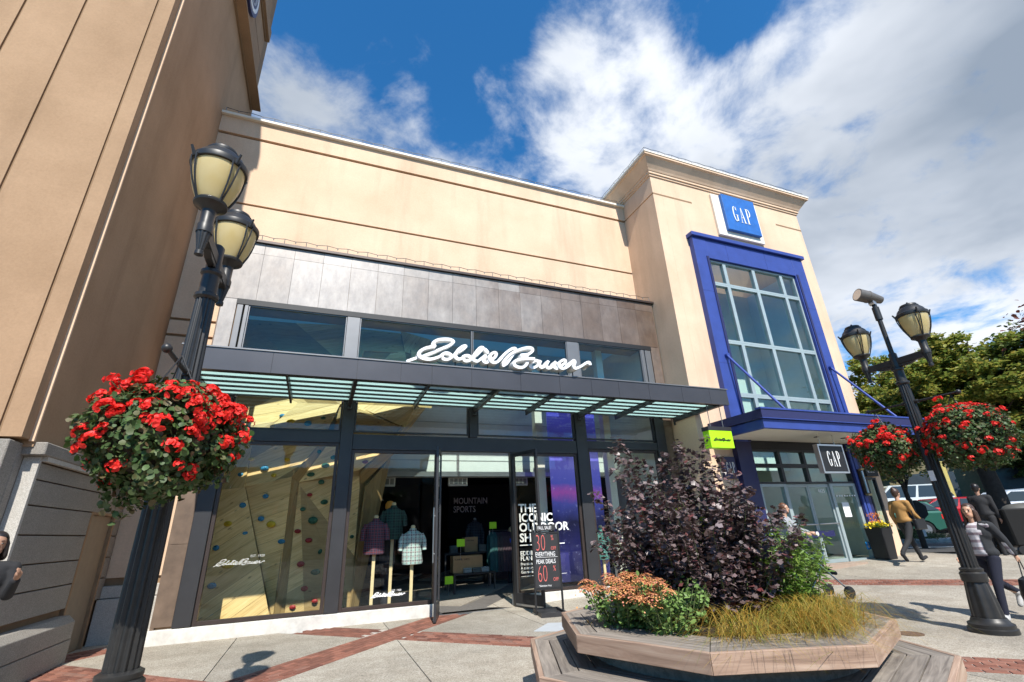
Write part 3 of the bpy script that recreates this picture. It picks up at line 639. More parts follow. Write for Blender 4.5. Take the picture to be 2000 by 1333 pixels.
obs('inner_room', [((9.7, 11.5, 2.9), (14.4, 11.6, 9.3)), ((9.7, 13.2, .2), (14.4, 13.3, 3.3)), ((9.62, 9.52, .2), (9.7, 13.2, 9.3)), ((14.4, 9.52, .2), (14.5, 13.2, 9.3)), ((9.7, 11.6, 3.28), (14.4, 13.2, 3.4))], 'offwhite', TB)  # back wall set forward so sun through the window makes bright patches
ob('inner_floor', MB().box((9.7, 9.3, .3), (14.4, 13.2, .375)), col('grey_shop_floor', (.3, .29, .27), .4), TB)
obs('inner_window', [((11.2, 11.47, 6.0), (11.75, 11.5, 6.8)), ((11.85, 11.47, 6.0), (12.4, 11.5, 6.8)), ((11.2, 11.47, 4.2), (11.75, 11.5, 5.8)), ((11.85, 11.47, 4.2), (12.4, 11.5, 5.8))], 'white', TB)  # opaque white panels, daylight of the far windows put into the colour
# blue canopy hung on rods
KX0, KX1, KY = 9.0, 15.6, 7.55
kc = ob('blue_canopy', MB().box((KX0, KY, 3.32), (KX1, KY+.08, 3.53)).box((KX0, KY+.08, 3.32), (KX0+.08, 9.14, 3.53)).box((KX1-.08, KY+.08, 3.32), (KX1, 9.14, 3.53)), 'bluepaint', TB, bevel=.008)
obs('canopy_gutter', [((KX0-.05, KY-.05, 3.54), (KX1+.05, KY+.06, 3.74)), ((KX0-.05, KY+.06, 3.54), (KX0+.05, 9.14, 3.74))], 'navy', kc)
obs('canopy_edge', [((KX0-.07, KY-.07, 3.742), (KX1+.07, KY+.08, 3.78)), ((KX0-.06, KY-.06, 3.532), (KX1+.06, KY+.0, 3.548))], 'bluepaint', kc)
ob('soffit', MB().box((KX0+.08, KY+.08, 3.34), (KX1-.08, 9.14, 3.37)), 'offwhite', kc)
ob('canopy_deck', MB().box((KX0, KY+.07, 3.60), (KX1, 9.14, 3.66)), 'navy', kc)
for x in (11.6, 12.6, 13.4): ob('downlight', MB().cyl((x, 8.3, 3.325), (x, 8.3, 3.345), .06, n=14), 'black', kc)
for x in (9.92, 13.97):
    ob('tie_rod', MB().cyl((x, 8.95, 5.62), (x+.02, KY+.1, 3.78), .032, n=10).cyl((x, 8.99, 5.62), (x, 8.9, 5.62), .06, n=10), 'bluepaint', kc, smooth=True)
# ground floor shop front
obs('navy_pilaster', [((9.6, 9.0, .25), (10.1, 9.2, 3.33)), ((13.62, 9.0, .3), (14.05, 9.2, 3.33))], 'navy', TB)
obs('blue_pilaster_strip', [((13.64, 8.96, .3), (13.72, 9.0, 3.3)), ((13.78, 8.975, .3), (13.9, 9.0, 3.3))], 'bluepaint', TB)
ob('transom_head', MB().box((10.1, 9.02, 3.12), (13.62, 9.2, 3.33)), 'black', TB)
for a, b in ((10.1, 11.05), (11.05, 11.95), (11.95, 12.75), (12.75, 13.62)):
    window(TB, a, b, 2.72, 3.12, 9.1, .045, 'bronze', 'glass_tower', .12); window(TB, a, b, 2.27, 2.715, 9.1, .045, 'bronze', 'glass_tower', .12)
for a, b in ((10.1, 11.05), (12.62, 13.62)): window(TB, a, b, .36, 2.265, 9.1, .1, 'tealframe', 'glass_tower', .12, .07)
gd = []
for a, b in ((11.06, 11.83), (11.84, 12.61)):
    d = ob('glass_door', MB().box((a, 9.08, .38), (a+.05, 9.13, 2.25)).box((b-.05, 9.08, .38), (b, 9.13, 2.25)).box((a+.05, 9.08, 2.18), (b-.05, 9.13, 2.25)).box((a+.05, 9.08, .38), (b-.05, 9.13, .46)), 'tealframe', TB)
    ob('pane', MB().box((a+.05, 9.1, .46), (b-.05, 9.112, 2.18)), 'glass_tower', d)
    ob('push_bar', MB().cyl((a+.02, 9.03, 1.28), (b-.02, 9.03, 1.28), .018, n=8), 'steel', d); gd.append(d)
o = ob('door_sign_band', MB().box((11.12, 9.06, .98), (12.35, 9.075, 1.12)), 'navy', gd[0])
ob('round_crest', MB().cyl((11.72, 9.055, 1.06), (11.72, 9.06, 1.06), .055, n=16), 'offwhite', o)
text_on('lettering', 'Gap Outlet', .07, 'white', o, (11.17, 9.052, 1.03), sx=.9) if False else None
text_on('street_number', '4625', .13, 'white', gd[1], (12.15, 9.06, 2.04))
ob('notice_sheet', MB().box((12.88, 9.03, 1.42), (13.14, 9.035, 1.78)), 'white', TB)
dd = MB()
for k in range(8): dd.box((12.76+k*.1, 9.035, 1.93), (12.81+k*.1, 9.04, 1.965))
ob('dot_row', dd, 'white', TB)
acc = ob('access_sticker', MB().box((13.34, 9.025, .62), (13.5, 9.03, .8)), col('access_blue', (.02, .3, .7)), TB)
ob('wheelchair_symbol', MB().cyl((13.42, 9.02, .69), (13.42, 9.024, .69), .04, n=14).box((13.41, 9.02, .70), (13.43, 9.024, .78)), 'white', acc)
window(TB, 14.2, 14.62, .95, 2.42, 9.12, .05, 'bronze', 'glass_tower', .1)
ob('pale_panel', MB().box((14.12, 9.135, 2.5), (14.9, 9.148, 3.1)), 'stucco_trim', TB)
ob('step', MB().box((11.0, 8.62, .15), (12.62, 9.0, .385)), col('buff_tile', (.36, .27, .21), .6), TB)
# wall light by the door
wl = thing('wall_lamp', 'tall slim steel wall lamp on the blue pilaster beside the tower entrance', 'wall lamp', (13.84, 8.93, 1.95))
ob('backplate', MB().box((13.77, 8.93, 1.95), (13.91, 8.97, 2.62)), 'brownframe', wl)
ob('tube', MB().cyl((13.84, 8.89, 2.0), (13.84, 8.89, 2.58), .03, n=10), 'steel', wl, smooth=True)
ob('cap', MB().box((13.77, 8.85, 1.93), (13.91, 8.93, 1.98)).box((13.77, 8.85, 2.6), (13.91, 8.93, 2.64)), col('brass', (.4, .3, .14), .4, metal=.6), wl)
SCRIPT= [[[1.244,4.359],[1.41,4.436],[1.57,4.504],[1.724,4.583],[1.881,4.667],[2.013,4.74],[2.089,4.814],[2.031,4.853],[1.907,4.85],[1.766,4.809],[1.697,4.737],[1.722,4.676],[1.639,4.653],[1.522,4.602],[1.442,4.526],[1.445,4.449],[1.528,4.404],[1.646,4.401],[1.774,4.446],[1.856,4.497]],[[2.072,4.537],[2.005,4.58],[1.93,4.578],[1.874,4.528],[1.894,4.462],[1.979,4.45],[2.063,4.497],[2.158,4.595],[2.273,4.677],[2.332,4.743],[2.273,4.737],[2.186,4.658],[2.129,4.563],[2.13,4.493],[2.187,4.459],[2.273,4.487]],[[2.439,4.552],[2.38,4.572],[2.302,4.549],[2.293,4.489],[2.351,4.454],[2.438,4.482],[2.517,4.559],[2.628,4.671],[2.679,4.748],[2.619,4.742],[2.548,4.653],[2.488,4.537],[2.487,4.477],[2.556,4.453],[2.635,4.51],[2.716,4.578],[2.675,4.494],[2.694,4.445],[2.753,4.44],[2.825,4.507],[2.896,4.544],[2.929,4.618],[2.889,4.645],[2.817,4.598],[2.795,4.504],[2.844,4.438],[2.934,4.446],[3.039,4.547]],[[2.739,4.738],[2.788,4.687]],[[2.916,4.444],[2.989,4.496],[3.084,4.607],[3.192,4.721],[3.3,4.8],[3.374,4.807],[3.36,4.737],[3.271,4.614],[3.172,4.472],[3.099,4.42],[3.1,4.476],[3.188,4.607],[3.296,4.7],[3.469,4.79],[3.622,4.837],[3.719,4.826],[3.715,4.762],[3.614,4.688],[3.462,4.653],[3.547,4.651],[3.597,4.582],[3.582,4.497],[3.514,4.409],[3.407,4.38],[3.305,4.412],[3.297,4.483],[3.372,4.531],[3.5,4.563],[3.672,4.578],[3.736,4.574]],[[3.889,4.587],[3.825,4.603],[3.735,4.552],[3.688,4.475],[3.728,4.437],[3.816,4.466],[3.886,4.534],[3.912,4.6],[3.879,4.513],[3.913,4.453],[3.98,4.469],[4.028,4.536],[4.077,4.593],[4.026,4.504],[4.044,4.443],[4.11,4.448],[4.17,4.506],[4.232,4.586],[4.193,4.519],[4.194,4.455],[4.254,4.439],[4.349,4.511],[4.421,4.56],[4.438,4.615],[4.381,4.621],[4.297,4.56],[4.28,4.484],[4.332,4.435],[4.423,4.453],[4.521,4.525],[4.598,4.618],[4.636,4.589],[4.597,4.489],[4.639,4.45],[4.76,4.503],[4.897,4.59],[4.963,4.596],[4.975,4.542]]]
# script lettering --------------------------------------------------------------
def smooth_path(p, n=6):
    p = [Vector((x, z, 0)) for x, z in p]; out = []
    for i in range(len(p)-1):
        a, b, c, d = p[max(i-1, 0)], p[i], p[i+1], p[min(i+2, len(p)-1)]
        for k in range(n):
            t = k/n; out.append(.5*((2*b)+(c-a)*t+(2*a-5*b+4*c-d)*t*t+(3*b-a-3*c+d)*t**3))
    out.append(p[-1]); return out
def script_mesh(w, depth, k=1.0, n=5, slope=0.0):
    mb = MB(); cx, cz = 3.11, 4.40
    for si, s in enumerate(SCRIPT):
        pts = smooth_path(s, n); m = len(pts); L = []
        for i, p in enumerate(pts):
            d = (pts[min(i+1, m-1)]-pts[max(i-1, 0)]).normalized(); nn = Vector((-d.y, d.x, 0))
            ww = w/2*(.82+.36*abs(d.x*.55-d.y*.8)); L.append((p+nn*ww, p-nn*ww))
        def q(v, y): return ((v.x-cx)*k, y, (v.y-cz)*k)
        for i in range(m-1):
            y0 = -.0006*i*k-si*.0011*k; y1 = -.0006*(i+1)*k-si*.0011*k
            (a, b), (c, d) = L[i], L[i+1]
            mb.add([q(a, y0), q(b, y0), q(d, y1), q(c, y1), q(a, depth), q(b, depth), q(d, depth), q(c, depth)], [(0,1,2,3), (0,3,7,4), (1,5,6,2), (4,7,6,5)])
        for (a, b), s_ in ((L[0], 1), (L[-1], 1)):
            c = (a+b)/2; r = (a-b).length/2; vs = []
            for t in range(10): vs.append(q(c+Vector((math.cos(t*.628), math.sin(t*.628), 0))*r, -.0007*k))
            mb.prism(vs, (0, depth, 0))
    return mb
def place(mb, loc, rotz=0):
    c, s = math.cos(rotz), math.sin(rotz); r = MB(); r.f = mb.f; r.n = mb.n
    r.v = [(loc[0]+c*x-s*y, loc[1]+s*x+c*y, loc[2]+z) for x, y, z in mb.v]; return r
ss = thing('script_sign', 'large white three dimensional script lettering standing on top of the dark canopy', 'sign', (3.1, 8.2, 4.36))
ob('lettering', place(script_mesh(.060, .09, n=9), (3.11, 8.17, 4.43)), 'white', ss)
for x in (1.55, 2.15, 2.8, 3.5, 3.95, 4.35, 4.68): ob('stand_off', MB().cyl((x, 8.22, 4.34), (x, 8.22, 4.47), .012, n=6), 'black', ss)
d1 = ob('window_script', place(script_mesh(.055, .002, .205), (-1.17, 10.008-.004-.02, 1.08)), col('faded_white', (.5, .5, .46)), SB)
text_on('window_print', 'EST. 1920', .055, 'faded_white', SB, (-1.02, 9.985, 1.19))
d2 = ob('window_script', place(script_mesh(.085, .002, .165), (1.36, 9.985, .40)), 'white', SB)
text_on('window_print', 'EST. 1920', .045, 'white', SB, (1.42, 9.985, .475))
for s, z, sz, b in (('THE', 1.80, .235, .006), ('ICONIC', 1.605, .235, .006), ('OUTDOOR', 1.41, .235, .006), ('SHIRT', 1.205, .235, .006), ('EDDIE BAUER', .945, .115, .003), ('FLANNEL', .845, .115, .003), ('Premium fabric.', .755, .075, .001), ('A century of comfort.', .68, .075, .001), ('Guaranteed.', .605, .075, .001)):
    text_on('window_print', s, sz, 'white', SB, (4.04, 9.985, z), bold=b, sx=.98)
obs('window_print', [((4.04, 9.984, 1.13), (5.1, 9.986, 1.15)), ((4.04, 9.984, .545), (5.1, 9.986, .552))], 'white', SB)

# condensed serif capitals of the tower signs, built as outlines in a unit-high box
def serif(ch):
    P = []
    def r(x0, z0, x1, z1): P.append([(x0, z0), (x1, z0), (x1, z1), (x0, z1)])
    if ch == 'A':
        P.append([(.19, 1), (.24, 1), (.43, 0), (.33, 0)]); P.append([(.19, .985), (.21, .9), (.09, 0), (.06, 0)]); r(.11, .33, .33, .36); r(0, 0, .15, .025); r(.27, 0, .49, .025)
    elif ch == 'P':
        r(.05, 0, .15, 1); r(0, 0, .2, .025); r(0, .975, .2, 1)
        arc = [(.15+.0, 1)]
        for i in range(9): t = math.pi/2-math.pi*i/8; arc.append((.22+.17*math.cos(t), .74+.26*math.sin(t)))
        inn = [(.20+.11*math.cos(-math.pi/2+math.pi*i/8), .74+.235*math.sin(-math.pi/2+math.pi*i/8)) for i in range(9)]
        o_ = arc[1:]; n_ = inn[::-1]
        for i in range(8): P.append([o_[i], o_[i+1], n_[i+1], n_[i]])
        r(.15, .975, .22, 1); r(.15, .48, .22, .505)
    elif ch == 'G':
        pts = []
        for i in range(13): t = math.radians(35+290*i/12); pts.append(((.2+.19*math.cos(t), .5+.5*math.sin(t)), (.215+.115*math.cos(t), .5+.465*math.sin(t))))
        for (a, b), (c, d) in zip(pts[:-1], pts[1:]): P.append([a, c, d, b])
        r(.30, .06, .385, .45); r(.22, .425, .44, .45); r(.345, .72, .365, .97)
    return P
def gap_mesh(h, gapw=.6, depth=.012, sx=1.0):
    mb = MB(); x0 = 0; tot = 1.72
    for ch in 'GAP':
        for k, p in enumerate(serif(ch)):
            mb.prism([((x+x0-tot/2+.1)*h*sx, -.0004*k, (z-.5)*h) for x, z in p], (0, depth, 0))
        x0 += gapw
    return mb
gs = thing('square_blue_sign', 'large square blue sign with white letters high on the corner tower', 'sign', (11.8, 9.1, 9.9))
ob('backing_panel', MB().box((10.92, 9.07, 9.84), (12.84, 9.149, 11.42)), 'stucco_trim', gs, bevel=.01)
ob('sign_face', MB().box((11.24, 8.96, 10.03), (12.66, 9.069, 11.42)), 'bluesign', gs, bevel=.012)
ob('lettering', place(gap_mesh(.60, .60, .012, .80), (11.93, 8.946, 10.70)), 'white', gs)
hs = thing('hanging_square_sign', 'square black sign with silver edge and white letters hung under the blue canopy', 'sign', (11.5, 8.0, 2.42))
hx, hy = 11.46, 7.98
ob('sign_board', MB().box((hx-.40, hy-.05, 2.44), (hx+.40, hy+.05, 3.04)), 'black', hs)
ob('edge_frame', MB().box((hx-.44, hy-.06, 2.40), (hx-.402, hy+.06, 3.08)).box((hx+.402, hy-.06, 2.40), (hx+.44, hy+.06, 3.08)).box((hx-.402, hy-.06, 2.40), (hx+.402, hy+.06, 2.438)).box((hx-.402, hy-.06, 3.042), (hx+.402, hy+.06, 3.08)), 'steel', hs)
ob('lettering', place(gap_mesh(.36, .62, .008, .72), (hx, hy-.062, 2.74)), 'white', hs)
for x in (hx-.25, hx+.25): ob('hanging_rod', MB().cyl((x, hy, 3.08), (x, hy, 3.34), .012, n=6), 'offwhite', hs)
def plaque(x0, x1, z0, z1, mat, label, kids=False, y=9.1):
    t = thing('wall_plaque', label, 'sign', ((x0+x1)/2, y, z0)); c = (x0+x1)/2
    ob('plate', MB().box((x0, y-.04, z0), (x1, y+.045, z1)), mat, t)
    ob('lettering', place(gap_mesh((z1-z0)*.5, .62, .008, .6), (c, y-.052, z0+(z1-z0)*(.62 if kids else .5))), 'white', t)
    if kids: text_on('small_lettering', 'K I D S', .09, 'white', t, (c-.18, y-.045, z0+.09))
plaque(9.12, 9.52, 2.4, 2.92, 'navy', 'small navy plaque with white letters on the beige wall behind the purple shrub')
plaque(14.28, 14.78, 2.46, 3.02, 'black', 'small black plaque with white letters on the wall beside the wall lamp', True)
# green hanging box sign
gn = thing('green_box_sign', 'lime green box sign with black script hanging from the end of the dark canopy', 'sign', (8.35, 8.2, 3.0))
ob('sign_box', MB().box((8.05, 8.22, 2.98), (8.72, 8.42, 3.37)), 'lime', gn, bevel=.004)
ob('top_channel', MB().box((8.04, 8.215, 3.372), (8.73, 8.425, 3.46)), 'bronze', gn)
ob('lettering', place(script_mesh(.075, .001, .135), (8.38, 8.214, 3.14)), 'black', gn)
for x in (8.22, 8.6): ob('hanging_rod', MB().cyl((x, 8.32, 3.46), (x, 8.32, 4.0), .01, n=6), 'silver', gn)

# ================================================================ LAMP POSTS
def flute(nf, d): return lambda t, z: 1-d*(.5+.5*math.cos(nf*t))
def lamp_post(loc, label, spot=False, bars=(), h0=0):
    L = thing('lamp_post', label, 'lamp post', loc, 'ornate black twin lamp posts')
    ob('base', MB().lathe([(.25, 0), (.25, .05), (.235, .06), (.235, .1), (.20, .12), (.185, .15), (.175, .17)], n=32).lathe([(.165, .17), (.15, .35), (.125, .56), (.12, .58)], n=96, rmod=flute(8, .10)).lathe([(.135, .58), (.14, .60), (.14, .68), (.118, .70), (.125, .715), (.125, .735), (.10, .75)], n=32), 'lamp', L, smooth=True, local=True)
    ob('shaft', MB().lathe([(.094, .75), (.088, 1.6), (.078, 2.6), (.068, 3.3)], n=112, rmod=flute(14, .14)), 'lamp', L, smooth=True, local=True)
    ob('collar', MB().lathe([(.07, 3.28), (.088, 3.30), (.088, 3.325), (.066, 3.34), (.064, 3.50), (.08, 3.52), (.08, 3.545), (.055, 3.56), (.055, 3.78), (.04, 3.80)], n=24), 'lamp', L, smooth=True, local=True)
    ob('cross_arm', MB().box((-.032, -.42, 3.60), (.032, .42, 3.70)).prism([(-.028, -.20, 3.56), (-.028, .20, 3.56), (-.028, .3, 3.6), (-.028, -.3, 3.6)], (.056, 0, 0)), 'lamp', L, bevel=.006, local=True)
    for s in (-1, 1):
        h = ob('lantern', MB().lathe([(.012, 3.44), (.03, 3.45), (.03, 3.48), (.022, 3.49)], (0, s*.44, 0), 20).lathe([(.024, 3.49), (.048, 3.62), (.052, 3.64)], (0, s*.44, 0), 60, flute(10, .12)).lathe([(.055, 3.64), (.058, 3.70), (.048, 3.72), (.05, 3.84), (.075, 3.87), (.115, 3.89), (.12, 3.905), (.112, 3.92)], (0, s*.44, 0), 28), 'lamp', L, smooth=True, local=True)
        ob('globe', MB().lathe([(.10, 3.92), (.125, 3.97), (.152, 4.04), (.173, 4.12), (.183, 4.19), (.186, 4.255)], (0, s*.44, 0), 36), 'lampglass', h, smooth=True, local=True)
        ob('cap', MB().lathe([(.19, 4.235), (.203, 4.24), (.207, 4.26), (.205, 4.285), (.19, 4.295), (.18, 4.31), (.165, 4.345), (.13, 4.385), (.122, 4.39), (.124, 4.405), (.11, 4.41), (.105, 4.435), (.03, 4.445)], (0, s*.44, 0), 36).ell((0, s*.44, 4.465), (.016, .016, .022)), 'lamp', h, smooth=True, local=True)
        for q in range(4):
            a = math.pi/4+q*math.pi/2
            for da in (-.14, .14):
                pts = []
                for (r, z) in ((.112, 3.90), (.14, 3.97), (.168, 4.04), (.19, 4.12), (.202, 4.19), (.207, 4.25)):
                    aa = a+da*(.35+.65*(z-3.9)/.35); pts.append((r*math.cos(aa), s*.44+r*math.sin(aa), z))
                ob('strap', MB().tube(pts, .0075, 6), 'lamp', h, smooth=True, local=True)
            ob('clip', MB().cyl((.2*math.cos(a), s*.44+.2*math.sin(a), 4.235), (.238*math.cos(a), s*.44+.238*math.sin(a), 4.31), .016, .010, n=6), 'lamp', h, local=True)
    if spot:
        ob('extension', MB().cyl((0, 0, 3.78), (0, 0, 4.42), .033, n=16).cyl((0, 0, 4.38), (0, 0, 4.60), .05, n=16).cyl((0, 0, 4.60), (0, 0, 4.66), .035, n=12), 'lamp', L, smooth=True, local=True)
        d = Vector((-.78, .25, .22)).normalized(); c = Vector((0, 0, 4.78)); q0 = c-d*.16; q1 = c+d*.24
        s_ = ob('spotlight', MB().cyl(q0, c+d*.06, .06, .098, 24).cyl(c+d*.06, c+d*.075, .104, .104, 24).cyl(c+d*.075, q1, .10, .105, 24), col('grey_cast_metal', (.16, .145, .13), .45, .1, metal=.4), L, smooth=True, local=True)
        ob('lens', MB().cyl(q1, q1+d*.004, .09, .09, 24), 'steel', s_, local=True)
        ob('knuckle', MB().cyl((-.03, -.04, 4.68), (-.03, .04, 4.68), .04, n=14), 'steel', s_, smooth=True, local=True)
    for (y0, y1, z) in bars:
        mb = MB().cyl((0, y0, z), (0, y1, z), .016, n=10).cyl((0, -.11, z), (0, .11, z), .03, n=10)
        for y in (y0, y1):
            if abs(y) > .15: mb.ell((0, y, z), (.033, .033, .033))
        ob('basket_bar', mb, 'lamp', L, smooth=True, local=True)
    return L
LL = (-1.03, 4.06, 0); LR = (8.19, 4.25, 0)
l1 = lamp_post(LL, 'ornate black twin lamp post with one flower basket, near the tan building on the left', bars=((-.6, .1, 2.64),))
l2 = lamp_post(LR, 'ornate black twin lamp post topped by a grey spotlight, with two flower baskets', True, ((-.62, .62, 3.0),))
ob('sticker', MB().box((-.10, -.03, 1.86), (-.097, .04, 2.0)), 'white', l2, local=True)

# ================================================================ FLOWER BASKETS
M['petal'] = leafmat('scarlet_petals', [(.72, .02, .014), (.88, .045, .028), (.82, .03, .035), (.92, .09, .05)], .5, .35)
M['geranium_leaf'] = leafmat('geranium_leaves', [(.035, .075, .02), (.06, .11, .03), (.09, .15, .045), (.05, .085, .03), (.11, .13, .05), (.13, .07, .04)], .5, .2)
M['stem'] = simple('plant_stem', (.10, .13, .05), .7)
def flower_mesh(seed, R_=.05, nf=15):
    global rng
    st = rng; rng = np.random.default_rng(seed); P = []; N = []; T = []
    for i in range(nf):
        th = rng.uniform(0, 2*math.pi); ph = math.acos(rng.uniform(-.1, 1)); n = np.array([math.sin(ph)*math.cos(th), math.sin(ph)*math.sin(th), math.cos(ph)*.75]); c = n*R_*rng.uniform(.75, 1.15)
        n = n/np.linalg.norm(n); a = np.cross(n, [.3, .5, .8]); a /= np.linalg.norm(a); b = np.cross(n, a)
        for k in range(5):
            t = 2*math.pi*k/5+i; dirv = a*math.cos(t)+b*math.sin(t); P.append(c+dirv*.001); N.append(n*1.0-dirv*.25+rng.normal(size=3)*.15); T.append(dirv+n*.2)
    me = leaves('flower_head', P, N, rng.uniform(.017, .024, len(P)), 'round', 'petal', T); rng = st; return me
FM = [flower_mesh(i) for i in range(4)]
def basket(c, r, label, nfl, seed, hang):
    global rng
    rng = np.random.default_rng(seed); B = thing('flower_basket', label, 'flower basket', c, 'hanging baskets of scarlet geraniums')
    # leaf mass
    n = 11000; d = rng.normal(size=(n, 3)); d /= np.linalg.norm(d, axis=1, keepdims=True)
    lob = 1+.16*np.sin(d[:, 0]*5+seed)*np.cos(d[:, 1]*4+seed*2)+.12*np.sin(d[:, 2]*9+d[:, 0]*8)*np.cos(d[:, 1]*9)
    rad = r*lob*(1.04-.5*rng.random(n)**1.8); P = d*rad[:, None]; P[:, 2] *= np.where(P[:, 2] < 0, .98, .86)
    P += rng.normal(size=P.shape)*.012; N = d+rng.normal(size=d.shape)*.55+np.array([0, 0, .45])
    o = bpy.data.objects.new('foliage', leaves('foliage', P, N, rng.uniform(.018, .036, n), 'round', 'geranium_leaf')); link(o, B)
    ob('basket_liner', MB().lathe([(.03, -.36*r/.5), (.2, -.30*r/.5), (.3, -.14*r/.5), (.33, .0)], n=20), 'soil', B, local=True)
    st = MB()
    for k in range(3):
        t = 2*math.pi*k/3; st.tube([(.28*math.cos(t), .28*math.sin(t), 0), (0, 0, hang)], .005, 5)
    ob('hanging_chain', st, 'black', B, local=True)
    ss_ = MB(); cnt = 0
    while cnt < nfl:
        v = rng.normal(size=3); v /= np.linalg.norm(v)
        if v[2] < -.75 or (v[2] < .1 and rng.random() < .6) or math.sin(v[0]*6+seed*3)*math.cos(v[1]*6+seed)+.35*rng.normal() < -.8: continue
        k = rng.uniform(1.0, 1.16) if v[2] > .1 else rng.uniform(.98, 1.08)
        if rng.random() < .05: k *= 1.14
        lb = 1+.16*math.sin(v[0]*5+seed)*math.cos(v[1]*4+seed*2)
        p = v*r*k*lb; p[2] *= .88 if p[2] > 0 else .95
        q = Vector((v[0], v[1], v[2]*.5+.6)).to_track_quat('Z', 'Y').to_euler(); s = rng.uniform(.55, 1.05)
        inst('flower_head', FM[cnt % 4], B, p, q, (s, s, s*.8)); ss_.tube([(p[0]*.75, p[1]*.75, p[2]*.7), (p[0], p[1], p[2]-.01)], .003, 4); cnt += 1
    ob('flower_stem', ss_, 'stem', B, local=True)['kind'] = 'stuff'; return B
basket((-.94, 3.47, 2.06), .365, 'big hanging basket of scarlet geraniums on the left lamp post', 175, 3, .54)
basket((8.17, 4.76, 2.40), .40, 'hanging basket of scarlet geraniums on the shop side of the right lamp post', 85, 5, .56)
basket((8.21, 3.74, 2.42), .44, 'hanging basket of scarlet geraniums on the near side of the right lamp post', 120, 8, .56)

# ================================================================ PLANTER
PL = thing('wooden_planter', 'octagonal two tier planter bench of weathered wood boards round a concrete drum', 'planter', (planter_c[0], planter_c[1], 0))
cs = math.tan(math.pi/8)
def tier(ztop, aps, fz, nm):
    for k in range(len(aps)-1):
        a, b = aps[k], aps[k+1]+.009; z1 = ztop-random.uniform(0, .002)
        me = mesh('board', MB().prism([(-a*cs+.003, a, z1), (a*cs-.003, a, z1), (b*cs-.003, b, z1), (-b*cs+.003, b, z1)], (0, 0, -.045)), 'deck', bevel=.003)
        for i in range(8): inst('board', me, PL, (0, 0, 0), (0, 0, R(24.5+45*i-90)))
    a = aps[0]+.0015; f = a+.04
    me = mesh('fascia_board', MB().prism([(-a*cs, a, ztop+.002), (a*cs, a, ztop+.002), (f*cs-.0015, f, ztop+.002), (-f*cs+.0015, f, ztop+.002)], (0, 0, -fz)), 'fascia', bevel=.003)
    for i in range(8): inst('fascia_board', me, PL, (0, 0, 0), (0, 0, R(24.5+45*i-90)))
tier(.652, [1.27, 1.125, .98, .835], .125, 'upper'); tier(.412, [1.59, 1.447, 1.304, 1.161, 1.018], .125, 'lower')
ob('concrete_drum', MB().lathe([(1.12, 0), (1.12, .59), (.86, .60), (.83, .55)], n=64), 'drum', PL, smooth=True, local=True)
ob('concrete_footing', MB().lathe([(1.38, 0), (1.38, .355), (1.0, .36)], n=8), 'drum', PL, local=True)
ob('soil_bed', MB().lathe([(.835, .5), (.82, .57), (.5, .62), (.05, .64)], n=32), 'soil', PL, smooth=True, local=True)

# plants -------------------------------------------------------------------------
M['purple_leaf'] = leafmat('dark_purple_leaves', [(.05, .03, .032), (.095, .062, .062), (.16, .12, .12), (.07, .044, .044), (.22, .17, .17), (.14, .035, .035)], .42, .12, .5)
M['green_leaf'] = leafmat('fresh_green_leaves', [(.07, .14, .02), (.12, .22, .03), (.18, .30, .05), (.09, .18, .025), (.24, .32, .07)], .4, .3, .5)
M['sedum_leaf'] = leafmat('sedum_leaves', [(.14, .24, .06), (.20, .32, .09), (.26, .38, .13)], .45, .25)
M['sedum_flower'] = leafmat('sedum_flowers', [(.55, .20, .09), (.64, .30, .10), (.58, .19, .15), (.66, .36, .14), (.44, .14, .07)], .7, .1)
M['grass_blade'] = leafmat('tawny_grass_blades', [(.18, .24, .03), (.38, .24, .04), (.52, .26, .04), (.12, .18, .03), (.55, .36, .09), (.3, .3, .05)], .5, .35)
M['lime_leaf'] = leafmat('lime_leaves', [(.34, .42, .03), (.45, .5, .05)], .45, .35)
def bush(name, label, cat, loc, nst, spread, hmin, hmax, lean, leafn, lsize, shape, mat, seed, z0=.6, stemr=.006, peaks=None, low=0):
    global rng
    rng = np.random.default_rng(seed); T = thing(name, label, cat, loc); P = []; N = []; D = []; sm = MB()
    for i in range(nst):
        a = rng.uniform(0, 2*math.pi); rr = spread*.35*math.sqrt(rng.random()); b = np.array([rr*math.cos(a), rr*math.sin(a), 0.])
        a2 = a+rng.normal()*.5; ln = lean*rng.uniform(.15, 1); h = rng.uniform(hmin, hmax)*(1-.28*ln/lean)
        if peaks and i < len(peaks): dx, dy, h = peaks[i]; tip = np.array([dx, dy, h])
        else: tip = b+np.array([math.cos(a2)*ln*(.62 if name == 'purple_shrub' and math.cos(a2) > 0 else 1), math.sin(a2)*ln, h])
        mid = b*.6+tip*.4+np.array([0, 0, h*.12]); pts = []
        for k in range(9):
            t = k/8; pts.append((1-t)**2*b+2*t*(1-t)*mid+t*t*tip+rng.normal(size=3)*.006)
        sm.tube(pts, [stemr*(1-.75*k/8) for k in range(9)], 5)
        m = int(leafn*h/hmax)
        for k in range(m):
            t = (k+rng.random())/m; t = .12+.88*t; j = min(int(t*8), 7); f = t*8-j; p = pts[j]*(1-f)+pts[j+1]*f
            ang = rng.uniform(0, 2*math.pi); out = np.array([math.cos(ang), math.sin(ang), rng.uniform(-.2, .6)]); w = .02+.10*(1-t)*rng.random()+.02
            P.append(p+out*w*rng.random()); D.append(out); N.append(np.array([0, 0, 1.])+out*.2+rng.normal(size=3)*.45)
    ob('stem', sm, 'stem', T, local=True)
    o = bpy.data.objects.new('foliage', leaves('foliage', np.array(P), np.array(N), rng.uniform(lsize*.6, lsize*1.2, len(P)), shape, mat, np.array(D))); link(o, T); return T
